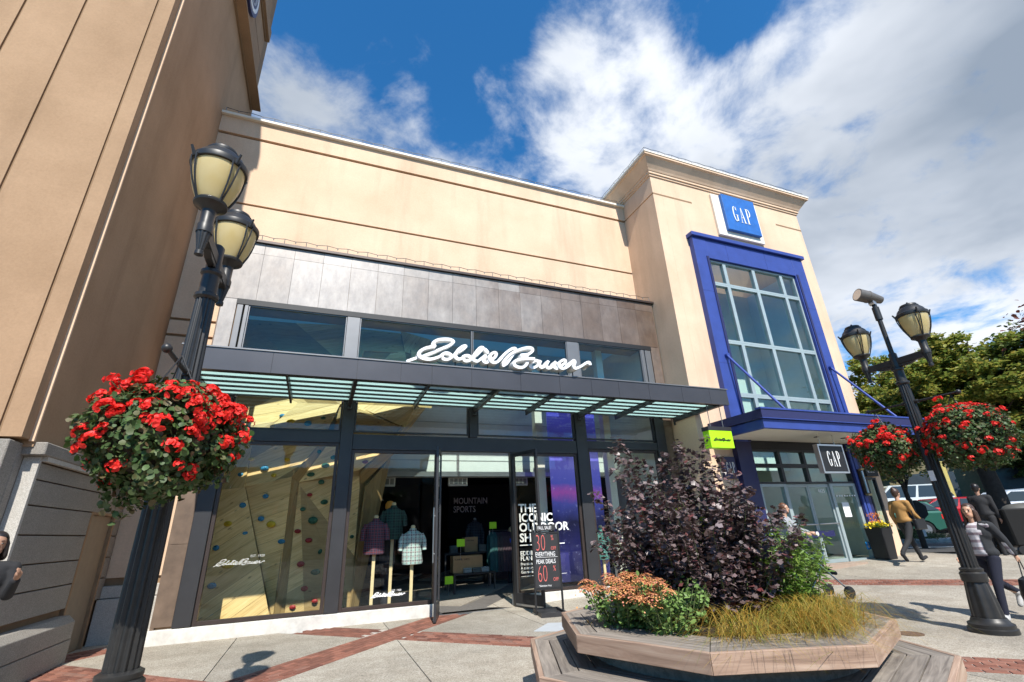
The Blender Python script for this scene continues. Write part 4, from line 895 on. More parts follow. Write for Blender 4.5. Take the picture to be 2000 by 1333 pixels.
pk = [(-.62, .25, 1.62), (-.50, .3, 1.72), (-.72, .15, 1.38), (-.95, .2, 1.15), (-.05, .1, 1.55), (.12, .1, 1.68), (.22, .15, 1.60), (.45, .0, 1.72), (.55, -.1, 1.50), (-.3, .2, 1.5), (.3, -.1, 1.45), (.7, -.2, 1.0), (.35, .1, 1.6), (-.15, 0, 1.42)]
bush('purple_shrub', 'large dark purple leaved shrub filling the wooden planter', 'shrub', (3.50, 4.12, .62), 110, 1.5, .75, 1.38, .74, 215, .052, 'lobed', 'purple_leaf', 11, peaks=pk)
bush('lime_shrub', 'lime green leaved shrub peeping through the purple shrub', 'shrub', (3.95, 4.5, .62), 14, .6, .8, 1.2, .3, 60, .05, 'oval', 'lime_leaf', 12)
bush('green_shrub', 'fresh green narrow leaved shrub at the right side of the planter', 'shrub', (4.2, 3.72, .6), 62, .7, .5, .95, .42, 170, .058, 'long', 'green_leaf', 13)
def sedum(loc, seed, n, label):
    global rng
    rng = np.random.default_rng(seed); T = thing('sedum_plant', label, 'flowering plant', loc); P = []; N = []; FP = []; FN = []; sm = MB()
    for i in range(n):
        a = rng.uniform(0, 2*math.pi); r = math.sqrt(rng.random())*.35; h = (.40-.5*r*r)*rng.uniform(.75, 1.15)
        tip = np.array([r*math.cos(a), r*math.sin(a), h]); sm.tube([(tip[0]*.4, tip[1]*.4, 0), (tip[0]*.8, tip[1]*.8, h*.6), tip], .004, 4)
        for k in range(26): t = rng.uniform(.15, 1); P.append(tip*np.array([.4+.6*t, .4+.6*t, t])+rng.normal(size=3)*.02); N.append(np.array([0, 0, 1])+rng.normal(size=3)*.6)
        if (tip[0]-tip[1]*.2) < (.4 if seed == 21 else .0)+rng.normal()*.15:
            for k in range(110):
                u = rng.normal(size=2)*.032; FP.append(tip+np.array([u[0], u[1], .02-6*(u[0]**2+u[1]**2)+rng.normal()*.004])); FN.append(np.array([u[0]*8, u[1]*8, 1.]))
    ob('stem', sm, 'stem', T, local=True)
    link(bpy.data.objects.new('foliage', leaves('foliage', P, N, rng.uniform(.03, .055, len(P)), 'oval', 'sedum_leaf')), T)
    link(bpy.data.objects.new('flower_cluster', leaves('flower_cluster', FP, FN, rng.uniform(.009, .016, len(FP)), 'round', 'sedum_flower')), T)
sedum((2.56, 3.96, .6), 21, 62, 'orange flowering sedum at the left corner of the planter')
sedum((2.72, 3.58, .6), 22, 44, 'green leaved sedum with pink orange heads in front of the purple shrub')
def grass(loc, seed, n, label, rad=.3, h=.35):
    global rng
    rng = np.random.default_rng(seed); V = []; F = []; k = 0
    for i in range(n):
        a = rng.uniform(0, 2*math.pi); b = np.array([rng.normal()*rad*.35, rng.normal()*rad*.35, 0]); out = np.array([math.cos(a), math.sin(a), 0]); L = rng.uniform(.25, .62)*h/.35; hh = rng.uniform(.15, 1.05)**1.3*h*.66; w = np.array([-math.sin(a), math.cos(a), 0])*.0022; out = out+rng.normal(size=3)*[.25, .25, 0]
        for s in range(6):
            t = s/5; p = b+out*L*t**1.25+np.array([0, 0, hh*math.sin(t*2.75)*1.1-.02*t]); V += [p-w*(1.15-t), p+w*(1.15-t)]
        for s in range(5): q = k+2*s; F.append((q, q+1, q+3, q+2))
        k += 12
    o = bpy.data.objects.new('grass_clump', npmesh('grass_clump', np.array(V), np.array(F), 'grass_blade')); link(o); o.location = loc; ORG[o] = Vector(loc)
    tag(o, label, 'ornamental grass'); return o
for i, (p, n, l) in enumerate([((3.58, 3.03, .61), 480, 'tawny orange grass clump spilling over the front boards in the middle of the planter'), ((3.80, 3.12, .61), 700, 'tawny grass clump at the front right of the planter below the green shrub'), ((4.15, 3.30, .61), 650, 'tawny grass clump at the right corner of the planter'), ((3.05, 3.15, .61), 450, 'darker thin grass clump under the purple shrub front'), ((2.42, 4.25, .6), 60, 'tiny tuft of green grass on the left boards of the planter')]): grass(p, 30+i, n, l, .34 if i < 4 else .1, .34 if i < 4 else .12)
# ================================================================ LIGHT STRINGS ALONG THE PARAPETS
def string(pts, label, step=.42, h=.16, skip=None):
    t = thing('light_string', label, 'string lights', pts[0]); wire = MB(); cl = MB(); bulbs = []
    P = []
    for a, b in zip(pts[:-1], pts[1:]):
        a, b = Vector(a), Vector(b); n = max(1, round((b-a).length/step))
        P += [a.lerp(b, i/n) for i in range(n)]
    P.append(Vector(pts[-1])); path = []
    for i, p in enumerate(P):
        cl.cyl(p, p+Vector((0, 0, h)), .008, n=5); path.append(p+Vector((0, 0, h)))
        if i < len(P)-1: m = (p+P[i+1])/2+Vector((0, 0, h-.03)); path.append(m); cl.cyl(m, m-Vector((0, 0, .05)), .014, .006, n=6)
    wire.tube(path, .007, 4); ob('wire', wire, 'black', t); ob('clip_post', cl, 'silver', t)['kind'] = 'stuff'
string([(-3.2, 10.66, 11.5), (8.4, 10.66, 11.5)], 'string of small lights along the top of the long beige wall', .55, .17)
string([(-2.2, 10.0, 7.53), (8.5, 10.0, 7.53)], 'string of small lights along the top of the slate header', .45, .15)
string([(8.3, 14.5, 12.18), (8.3, 8.85, 12.18), (15.2, 8.85, 12.18)], 'string of small lights round the top of the corner tower', .55, .17)

# ================================================================ CLIMBING WALL
CW = thing('climbing_wall', 'faceted pale plywood climbing wall with coloured holds behind the left windows', 'climbing wall', (-.5, 11.2, 0))
KV = {'a0': (-2.05, 11.3, .02), 'a1': (-1.98, 11.4, 2.41), 'a2': (-1.98, 11.5, 3.39), 'a3': (-2.03, 11.6, 5.34), 'c0': (-1.43, 11.15, 2.47), 'c1': (-1.45, 11.2, 3.35), 'c2': (-.64, 11.3, 4.26), 'h': (-.63, 11.5, .02),
 'r1': (-.05, 10.95, 3.39), 'r2': (-.58, 10.9, 2.64), 'r3': (-.59, 11.45, .02), 'q1': (.11, 11.1, 3.42), 'q2': (-.44, 11.1, 2.55), 'q3': (-.41, 11.5, .02), 'u1': (.21, 11.0, 4.23), 'u2': (.5, 11.15, 4.29), 's1': (1.17, 10.8, 3.16), 's2': (.74, 10.95, 2.77),
 's3': (.81, 11.3, .02), 's4': (.79, 11.2, 2.47), 's5': (1.44, 11.2, 3.23), 'v1': (1.63, 10.7, 3.7), 'v2': (1.85, 10.75, 4.2), 'v3': (2.18, 11.2, 4.27), 't0': (-2.03, 11.5, 6.3), 't1': (.3, 11.35, 6.3), 't2': (.62, 10.8, 5.5), 't3': (1.56, 10.75, 5.55), 't4': (1.5, 11.3, 6.25), 't5': (2.3, 11.4, 6.2), 't6': (2.5, 11.0, 5.4), 'b3': (.83, 11.6, .02), 'b5': (1.5, 11.7, 3.2)}
FAC = [('a0 a1 c0 h', 35), ('a1 a2 c1 c0', 60), ('h c0 r2 r3', 18), ('c0 c1 r1 r2', 22), ('a2 a3 c2 c1', 10), ('c1 c2 u1 r1', 15), ('r3 r2 q2 q3', 85), ('r2 r1 q1 q2', 70), ('q3 q2 s2 s4 s3', 28), ('q2 q1 s1 s2', 28), ('q1 u1 u2 v1 s1', 35), ('u2 v2 v1', 35), ('s4 s2 s1 s5', 60), ('s3 s4 b5 b3', 88), ('s1 v1 v3 s5', 60), ('v1 v2 v3', 60),
       ('a3 t0 t1 u1 c2', 12), ('u1 t1 t2 u2', 65), ('u2 t2 t3 v2', 8), ('t2 t1 t4 t3', 20), ('v2 t3 t6 v3', 40), ('t3 t4 t5 t6', 60)]
for fi, (names, ang) in enumerate(FAC):
    P = [Vector(KV[n]) for n in names.split()]; o_ = P[0]; n_ = Vector((0, 0, 0))
    for i in range(1, len(P)-1): n_ += (P[i]-o_).cross(P[i+1]-o_)
    n_.normalize(); n_ = -n_ if n_.y > 0 else n_
    u = Vector((0, 0, 1)).cross(n_); u = (u.normalized() if u.length > .05 else Vector((1, 0, 0))); v = n_.cross(u)
    ca, sa = math.cos(R(ang)), math.sin(R(ang)); uu = u*ca+v*sa; vv = -u*sa+v*ca
    poly = [((p-o_).dot(uu), (p-o_).dot(vv)) for p in P]; lo = min(p[1] for p in poly); hi = max(p[1] for p in poly)
    nst = max(1, round((hi-lo)/.24)); w = (hi-lo)/nst
    mat = 'plyedge' if names in ('r3 r2 q2 q3', 'r2 r1 q1 q2', 's4 s2 s1 s5', 's1 v1 v3 s5', 's3 s4 b5 b3') else 'ply'
    rotm = Matrix((uu, vv, n_)).transposed().to_4x4(); rotm.translation = o_-ORG[CW]
    f = bpy.data.objects.new('facet_panel', mesh('facet_panel', MB().prism([(x, y, -.018) for x, y in poly], (0, 0, -.02)), 'plyedge')); link(f, CW); f.matrix_local = rotm; ORG[f] = Vector((0, 0, 0))
    for k in range(nst):
        q = cut(cut(poly, 0, 1, -(lo+k*w+.003)), 0, -1, lo+(k+1)*w-.003)
        if len(q) > 2 and area(q) > .003: ob('plank', MB().prism([(x, y, 0) for x, y in q], (0, 0, -.018)), mat, f, local=True)
bk = MB()
for names, a_ in FAC:
    P = [KV[n] for n in names.split()]; bk.quad(*[(x, y+.045, z) for x, y, z in P])
ob('backing_sheet', bk, 'plyedge', CW, fix=False)
hold_cols = {'y': col('yellow_hold', (.62, .45, .03), .5), 'b': col('blue_hold', (.03, .22, .42), .5), 'g': col('green_hold', (.015, .11, .07), .5), 'r': col('red_hold', (.30, .02, .025), .5)}
def hold_mesh(nm, s):
    mb = MB().ell((0, 0, 0), (1, .75, .5), 10, 6).ell((.25, .1, .25), (.45, .5, .3), 8, 5)
    return mesh(nm, mb, None, smooth=True)
from mathutils.bvhtree import BVHTree
dg = bpy.context.evaluated_depsgraph_get(); tri = []; vs = []
for names, a in FAC:
    P = [KV[n] for n in names.split()]; b0 = len(vs); vs += [Vector(p) for p in P]; tri += [(b0, b0+i, b0+i+1) for i in range(1, len(P)-1)]
bvh = BVHTree.FromPolygons(vs, tri)
HM = {}
# holds: where each one sits on the wall (x, z), its colour and size
HL = [(-1.40,3.02,'y',.8),(-1.12,2.83,'b',1),(-.72,3.0,'y',.7),(-1.55,2.72,'b',.8),(-.92,2.68,'y',.8),(-1.42,2.12,'b',1),(-1.02,2.28,'b',.9),(-1.62,1.78,'y',1),(-1.05,1.86,'b',1),(-1.3,1.6,'b',1.1),(-1.75,1.35,'b',1),(-1.5,1.05,'y',1.5),(-.85,1.75,'y',1.2),(-.62,1.42,'b',.9),(-1.15,.78,'y',1.4),(-1.72,.7,'b',1.1),(-1.28,.28,'b',1),(-.95,.62,'b',.9),(-1.0,.1,'y',1.2),(-1.62,.2,'b',1),
 (-.12,3.18,'g',.8),(.2,3.05,'g',1),(.05,2.88,'g',1),(-.22,2.7,'g',.9),(.45,2.92,'r',.8),(.0,2.55,'g',1),(.32,2.42,'r',.9),(-.2,2.3,'r',.7),(.1,2.15,'g',1),(-.3,2.02,'g',.8),(.48,2.2,'g',1.2),(-.08,1.8,'g',1.4),(.3,1.62,'r',.9),(-.35,1.6,'r',.8),(.55,1.75,'r',.8),(-.12,1.42,'r',.9),(.12,1.2,'g',1.1),(-.22,.98,'r',1.1),(.42,1.1,'r',.7),(.08,.82,'g',1.3),(.55,.9,'r',.8),(-.1,.52,'r',1),(.4,.58,'g',.9),(-.28,.2,'r',.8),(.12,.28,'r',.8),(.5,.2,'g',1.2),
 (-1.1,3.72,'y',.9),(-.75,3.82,'y',1.1),(-.95,3.98,'b',.8),(-.4,3.78,'b',1.2),(-.62,3.55,'b',.8),(-.1,3.9,'g',.7),(.35,3.6,'g',.8),(.85,2.95,'r',.9),(.72,1.45,'g',.7)]
for x, z, c, s in HL:
    h = bvh.ray_cast(Vector((x, 9, z)), Vector((0, 1, 0)))
    if h[0] is None: continue
    if c not in HM: HM[c] = hold_mesh('climbing_hold', 1); HM[c].materials.append(hold_cols[c])
    n_ = h[1] if h[1].y < 0 else -h[1]; k = .07*s
    o = inst('climbing_hold', HM[c], CW, h[0]-ORG[CW]+n_*k*.3, n_.to_track_quat('Z', 'Y').to_euler(), (k*random.uniform(.9, 1.3), k, k*random.uniform(.8, 1.2)))

# ================================================================ SHOP INTERIOR
def plaid(name, base, s1, s2, sc1=14, sc2=9):
    t = MT(name); c = base; 
    for k, (ax, s, cc, th) in enumerate((('X', sc1, s1, .72), ('Z', sc1, s1, .72), ('X', sc2*2.3, s2, .86), ('Z', sc2*2.3, s2, .86))):
        w = t.n('ShaderNodeTexWave', wave_type='BANDS', bands_direction=ax); w.inputs['Scale'].default_value = s/ (2*3.14159)*2.0; t.l(t.tc.outputs['Object'], w.inputs[0])
        r = t.ramp(w.outputs['Fac'], [(th-.03, (0, 0, 0)), (th+.03, (.62,)*3)]); c = t.mix(c, cc, r)
    t.l(c, t.b.inputs['Base Color']); t.b.inputs['Roughness'].default_value = .9; return t.m
def shirt_form(loc, mat, label, ht, post=True, sleeves=1, s=1.0, dark=False):
    T = thing('shirt_display', label, 'shirt display', loc); z = ht
    def L(prof, sy=.62): return MB().lathe(prof, (0, 0, 0), 24)
    mb = MB().lathe([(.20, z-.62), (.215, z-.58), (.20, z-.40), (.19, z-.28), (.205, z-.14), (.19, z-.05), (.12, z+.0), (.06, z+.03)], (0, 0, 0), 24, lambda t, q: 1-.38*abs(math.sin(t))+.05*math.sin(t*5+q*9))
    for sg in (-1, 1): mb.tube([(sg*.17, 0, z-.06), (sg*.235, .0, z-.18), (sg*.25, -.01, z-.36)] if sleeves == 1 else [(sg*.17, 0, z-.06), (sg*.25, 0, z-.3), (sg*.24, -.02, z-.62)], [.062, .058, .05], 10)
    ob('shirt', mb, mat, T, smooth=True, local=True)
    ob('collar', MB().lathe([(.075, z+.0), (.07, z+.05), (.055, z+.065)], n=16), mat, T, smooth=True, local=True)
    ob('neck_block', MB().lathe([(.04, z-.02), (.042, z+.06), (.048, z+.1), (.03, z+.125)], n=14), 'post' if post else 'offwhite', T, smooth=True, local=True)
    if post: ob('post', MB().box((-.03, -.02, 0), (.03, .02, z-.1)), 'post', T, local=True)
    return T
shirt_form((1.14, 10.72, 0), plaid('red_blue_plaid', (.045, .02, .04), (.22, .03, .045), (.10, .12, .2), 16, 12), 'dark red and blue plaid shirt on a wooden stake, left of the three shirts', 1.72)
shirt_form((1.52, 10.95, 0), plaid('green_black_plaid', (.018, .03, .03), (.02, .075, .065), (.04, .10, .09), 11, 8), 'dark green plaid shirt on a wooden stake, tallest and in the middle of the three', 1.98)
shirt_form((1.90, 10.66, 0), plaid('aqua_white_plaid', (.36, .58, .58), (.14, .04, .07), (.62, .68, .68), 12, 9), 'pale aqua and maroon striped shirt on a wooden stake, right of the three', 1.50)
# mannequin with orange beanie
mq = thing('beanie_mannequin', 'dark dressed mannequin with an orange beanie standing behind the plaid shirts', 'mannequin', (1.5, 11.45, 0))
ob('torso', MB().lathe([(.17, .9), (.16, 1.2), (.21, 1.5), (.17, 1.68), (.06, 1.74)], n=20, rmod=lambda t, z: 1-.3*abs(math.sin(t))).lathe([(.09, .02), (.1, .5), (.16, .92)], n=14), col('navy_cloth', (.02, .025, .04)), mq, smooth=True, local=True)
ob('neck', MB().cyl((0, 0, 1.72), (0, 0, 1.86), .05, n=12), 'offwhite', mq, local=True)
ob('beanie', MB().lathe([(.095, 2.0), (.105, 2.03), (.10, 2.10), (.06, 2.16), (.01, 2.17)], n=18), col('orange_knit', (.75, .30, .04)), mq, smooth=True, local=True); ob('hat_stand', MB().cyl((0, 0, 1.86), (0, 0, 2.02), .008, n=6), 'steel', mq, local=True)
for k, dx in enumerate((-.26, .26)): ob('sleeve', MB().tube([(dx*.75, 0, 1.62), (dx, 0, 1.3), (dx*1.05, -.03, 1.05)], [.07, .06, .05], 10), 'navy_cloth', mq, smooth=True, local=True)
shirt_form((4.55, 14.9, .0), plaid('grey_plaid', (.04, .04, .045), (.10, .10, .11), (.16, .16, .17), 12, 9), 'grey plaid shirt mannequin standing at the back of the shop', 1.72, False, 2)
# tables with boxes
def table(loc, w, d, h, label):
    T = thing('display_table', label, 'table', loc)
    ob('tabletop', MB().box((0, 0, h-.04), (w, d, h)), 'black', T, local=True)
    for x in (0, w-.035):
        for y in (0, d-.035): ob('leg', MB().box((x, y, 0), (x+.035, y+.035, h-.04)), 'bronze', T, local=True)
    return T
table((3.15, 12.95, .0), 1.25, .6, .95, 'tall black metal display table with folded flannels and cardboard boxes'); table((3.2, 12.2, .0), 1.05, .5, .52, 'low black metal display table with folded check shirts in front')
def boxx(loc, w, h, label, s=''):
    T = thing('cardboard_box', label, 'box', loc); ob('carton', MB().box((0, 0, 0), (w, .3, h)), col('cardboard', (.40, .24, .11), .8), T, local=True)
    if s: text_on('lettering', s, .055, 'black', T, Vector(loc)+Vector((.04, -.004, h-.1)), sx=.9)
boxx((3.72, 13.1, .955), .36, .36, 'small square cardboard box standing on the tall display table', 'ORIGINAL'); boxx((3.2, 12.3, .525), .75, .38, 'wide cardboard box standing on the low display table', 'FLANNEL SHIRTS')
chk = plaid('white_check', (.55, .57, .58), (.03, .03, .03), (.06, .2, .2), 40, 30); drk = plaid('dark_check', (.05, .06, .06), (.10, .16, .15), (.2, .2, .2), 30, 22)
for i, (x, y, z, m, l) in enumerate([(3.45, 12.22, .525, chk, 'folded white and black check shirts, left pile on the low table'), (3.68, 12.22, .525, drk, 'folded teal check shirts, middle pile on the low table'), (3.9, 12.22, .525, chk, 'folded white and black check shirts, right pile on the low table'), (3.3, 12.98, .955, drk, 'folded dark check shirts, left pile on the tall table'), (4.08, 12.98, .955, drk, 'folded dark shirts, right pile on the tall table')]):
    mb = MB()
    for k in range(3 if z < .9 else 5): mb.box((x, y, z+k*.035), (x+.2, y+.2, z+.031+k*.035))
    tag(ob('folded_shirts', mb, m, bevel=.006), l, 'clothes')
# clothes rack
rk = thing('clothes_rack', 'steel clothes rack with dark coats hanging inside the doorway', 'clothes rack', (4.7, 12.9, 0))
ob('rail', MB().tube([(-.35, 0, 0), (-.35, 0, 1.45), (.35, 0, 1.45), (.35, 0, 0)], .014, 8).box((-.37, -.2, 0), (-.33, .2, .03)).box((.33, -.2, 0), (.37, .2, .03)), 'steel', rk, smooth=True, local=True)
for k in range(9):
    x = -.3+k*.075; m = (col('plum_cloth', (.05, .03, .04)), col('teal_cloth', (.02, .09, .09)), col('charcoal_cloth', (.035, .03, .035)))[0 if k > 3 else (1 if k < 2 else 2)]
    ob('coat', MB().lathe([(.20, .45), (.21, .6), (.2, 1.0), (.18, 1.3), (.05, 1.42)], (x, 0, 0), 12, lambda t, z: .25+.75*abs(math.sin(t))), m, rk, smooth=True, local=True)
for i, (x, y, z, l) in enumerate([(3.25, 12.15, 1.12, 'bright lime price card above the low table, left one'), (4.32, 12.8, 1.50, 'bright lime price card on the clothes rack, upper right one'), (2.95, 12.1, .32, 'bright lime price card low beside the display table')]):
    t = ob('price_card', MB().box((x, y, z), (x+.2, y+.01, z+.17)), 'lime'); tag(t, l, 'price card'); q = ob('card_stem', MB().cyl((x+.1, y+.02, z-.3), (x+.1, y+.02, z), .005, n=5), 'steel', t)
ms_ = thing('back_wall_sign', 'white words Mountain Sports on the dark wall at the back of the shop', 'sign', (4.1, 15.6, 2.1))
ob('dark_panel', MB().box((3.9, 15.62, 1.3), (6.4, 15.7, 2.9)), 'darkwall', ms_); text_on('lettering', 'MOUNTAIN\nSPORTS', .27, 'white', ms_, (4.05, 15.6, 2.3), bold=.004, sx=.8, line=.95)
# tall printed banner of a violet mountain sky, with an added glow
def banner():
    t = MT('mountain_print'); sp = t.n('ShaderNodeSeparateXYZ'); t.l(t.tc.outputs['Object'], sp.inputs[0]); n1 = t.noise(1.6, 8, .65, (1, 1, .8)); n2 = t.noise(9, 6, .7)
    a = t.n('ShaderNodeMath', operation='MULTIPLY_ADD'); a.inputs[1].default_value = .22; t.l(sp.outputs[2], a.inputs[0])
    b = t.n('ShaderNodeMath', operation='MULTIPLY_ADD'); b.inputs[1].default_value = .12; b.inputs[2].default_value = -.06; t.l(n1, b.inputs[0]); t.l(b.outputs[0], a.inputs[2])
    c = t.ramp(a.outputs[0], [(0, (.012, .014, .06)), (.16, (.03, .03, .15)), (.3, (.012, .012, .05)), (.4, (.05, .06, .3)), (.45, (.25, .06, .32)), (.5, (.06, .07, .38)), (.62, (.10, .10, .46)), (.72, (.02, .02, .10)), (.85, (.035, .04, .28)), (1, (.05, .05, .35))])
    c = t.mix(c, (.35, .36, .62), t.ramp(n2, [(.6, (0, 0, 0)), (.72, (.5, .5, .5))])); t.l(c, t.b.inputs['Base Color']); t.b.inputs['Roughness'].default_value = .35
    t.l(c, t.b.inputs['Emission Color']); t.b.inputs['Emission Strength'].default_value = .55; return t.m
o = ob('display_screen', MB().box((5.3, 10.86, .28), (6.0, 10.9, 4.6)).box((6.04, 10.86, .28), (6.72, 10.9, 4.6)), banner(), origin=(6, 10.9, .2)); tag(o, 'tall glowing violet mountain picture screen behind the right hand windows', 'display screen')
shirt_form((6.35, 10.5, 0), plaid('teal_plaid', (.03, .16, .15), (.05, .3, .28), (.2, .3, .3), 14, 9), 'teal plaid shirt on a stake in the far right window behind the shrub', 1.35)

# ================================================================ SANDWICH BOARD
bd = thing('chalkboard_stand', 'black chalkboard stand with white and red sale writing beside the open door', 'sign', (4.12, 8.86, 0), rot=R(-10))
ob('tray', MB().box((-.24, -.32, 0), (.24, .32, .03)).box((-.24, -.32, .03), (-.21, .32, .07)).box((.21, -.32, .03), (.24, .32, .07)).box((-.21, -.32, .03), (.21, -.29, .07)).box((-.21, .29, .03), (.21, .32, .07)), 'bronze', bd, local=True)
ob('post', MB().box((-.27, -.02, .03), (-.24, .02, 1.50)).box((.24, -.02, .03), (.27, .02, 1.50)).box((-.24, -.02, 1.36), (.24, .02, 1.39)).box((-.24, -.02, .40), (.24, .02, .43)), 'black', bd, local=True)
brd = ob('board', MB().box((-.238, -.012, .432), (.238, .012, 1.358)).box((-.16, -.012, 1.41), (.2, .012, 1.52)), col('chalk_black', (.02, .02, .022)), bd, local=True)
def chalk(s, x, z, size, mat, sx=.8, bold=0.0):
    me = text_mesh('chalk_writing', s, size, mat, .0008, bold, sx); o = bpy.data.objects.new('chalk_writing', me); link(o, brd); o.location = (x, -.014, z)
cr_ = col('coral_chalk', (.62, .13, .11)); 
for s, x, z, size, m, sx in (('FALL SALE!', -.15, 1.435, .085, 'white', .68), ('30', -.21, 1.06, .42, cr_, .52), ('%', .10, 1.24, .13, cr_, .6), ('OFF', .09, 1.07, .085, cr_, .7), ('EVERYTHING', -.22, .965, .11, 'white', .60), ('PEAK DEALS', -.21, .84, .105, 'white', .66), ('60', -.20, .53, .42, cr_, .52), ('%', .11, .71, .13, cr_, .6), ('OFF', .10, .54, .085, cr_, .7), ('*Selections Vary', -.18, .455, .045, 'white', .8)): chalk(s, x, z, size, m, sx*(.92 if size > .3 else 1), -.010 if size > .3 else 0)
ob('divider_line', MB().box((-.21, -.0135, .945), (.21, -.0125, .95)), 'white', brd, local=True)

# ================================================================ POTS, BIN, PARKING THINGS
pt = thing('black_flower_pot', 'tall black planter box with yellow and orange flowers at the tower corner', 'plant pot', (13.55, 8.75, G(13.55, 8.75)))
ob('pot', MB().add([(-.17,-.17,0),(.17,-.17,0),(.17,.17,0),(-.17,.17,0),(-.21,-.21,.74),(.21,-.21,.74),(.21,.21,.74),(-.21,.21,.74)], [(3,2,1,0),(4,5,6,7),(0,1,5,4),(1,2,6,5),(2,3,7,6),(3,0,4,7)]), 'black', pt, bevel=.01, local=True)
M['yellow_petal'] = leafmat('yellow_petals', [(.75, .55, .02), (.8, .65, .05)], .6, .2); M['orange_petal'] = leafmat('orange_spikes', [(.7, .2, .03), (.8, .3, .05)], .6, .2)
P = rng.normal(size=(260, 3))*[.10, .10, .03]+[0, 0, .80]; link(bpy.data.objects.new('flower_cluster', leaves('flower_cluster', P, rng.normal(size=(260, 3))+[0, 0, 1], .05, 'round', 'yellow_petal')), pt)
P = np.array([[rng.choice([-.13, .11])+rng.normal()*.025, rng.normal()*.06, rng.uniform(.84, 1.08)] for _ in range(120)]); link(bpy.data.objects.new('flower_spike', leaves('flower_spike', P, rng.normal(size=(120, 3)), .06, 'long', 'orange_petal', np.tile([0, 0, 1.], (120, 1))+rng.normal(size=(120, 3))*.1)), pt)
P = rng.normal(size=(200, 3))*[.10, .10, .03]+[0, 0, .77]; link(bpy.data.objects.new('foliage', leaves('foliage', P, rng.normal(size=(200, 3))+[0, 0, 1], .06, 'oval', 'green_leaf')), pt)
# dark waste cart on the right edge
wc = thing('waste_cart', 'large dark wheeled bin piled with bags at the right edge of the picture', 'bin', (16.7, 7.1, G(16.7, 7.1)), rot=R(-30))
ob('body', MB().add([(-.7,-.4,.2),(.7,-.4,.2),(.7,.4,.2),(-.7,.4,.2),(-.8,-.5,1.05),(.8,-.5,1.05),(.8,.5,1.05),(-.8,.5,1.05)], [(3,2,1,0),(0,1,5,4),(1,2,6,5),(2,3,7,6),(3,0,4,7),(4,5,6,7)]), col('matt_black', (.005, .005, .005), .9), wc, bevel=.03, local=True)
for x in (-.6, .6):
    for y in (-.35, .35): ob('wheel', MB().cyl((x, y-.03, .1), (x, y+.03, .1), .1, n=14), 'black', wc, local=True)
ob('bag', MB().ell((.1, 0, 1.05), (.5, .35, .13), 14, 8), col('grey_bag', (.10, .098, .09), .6), wc, smooth=True, local=True)
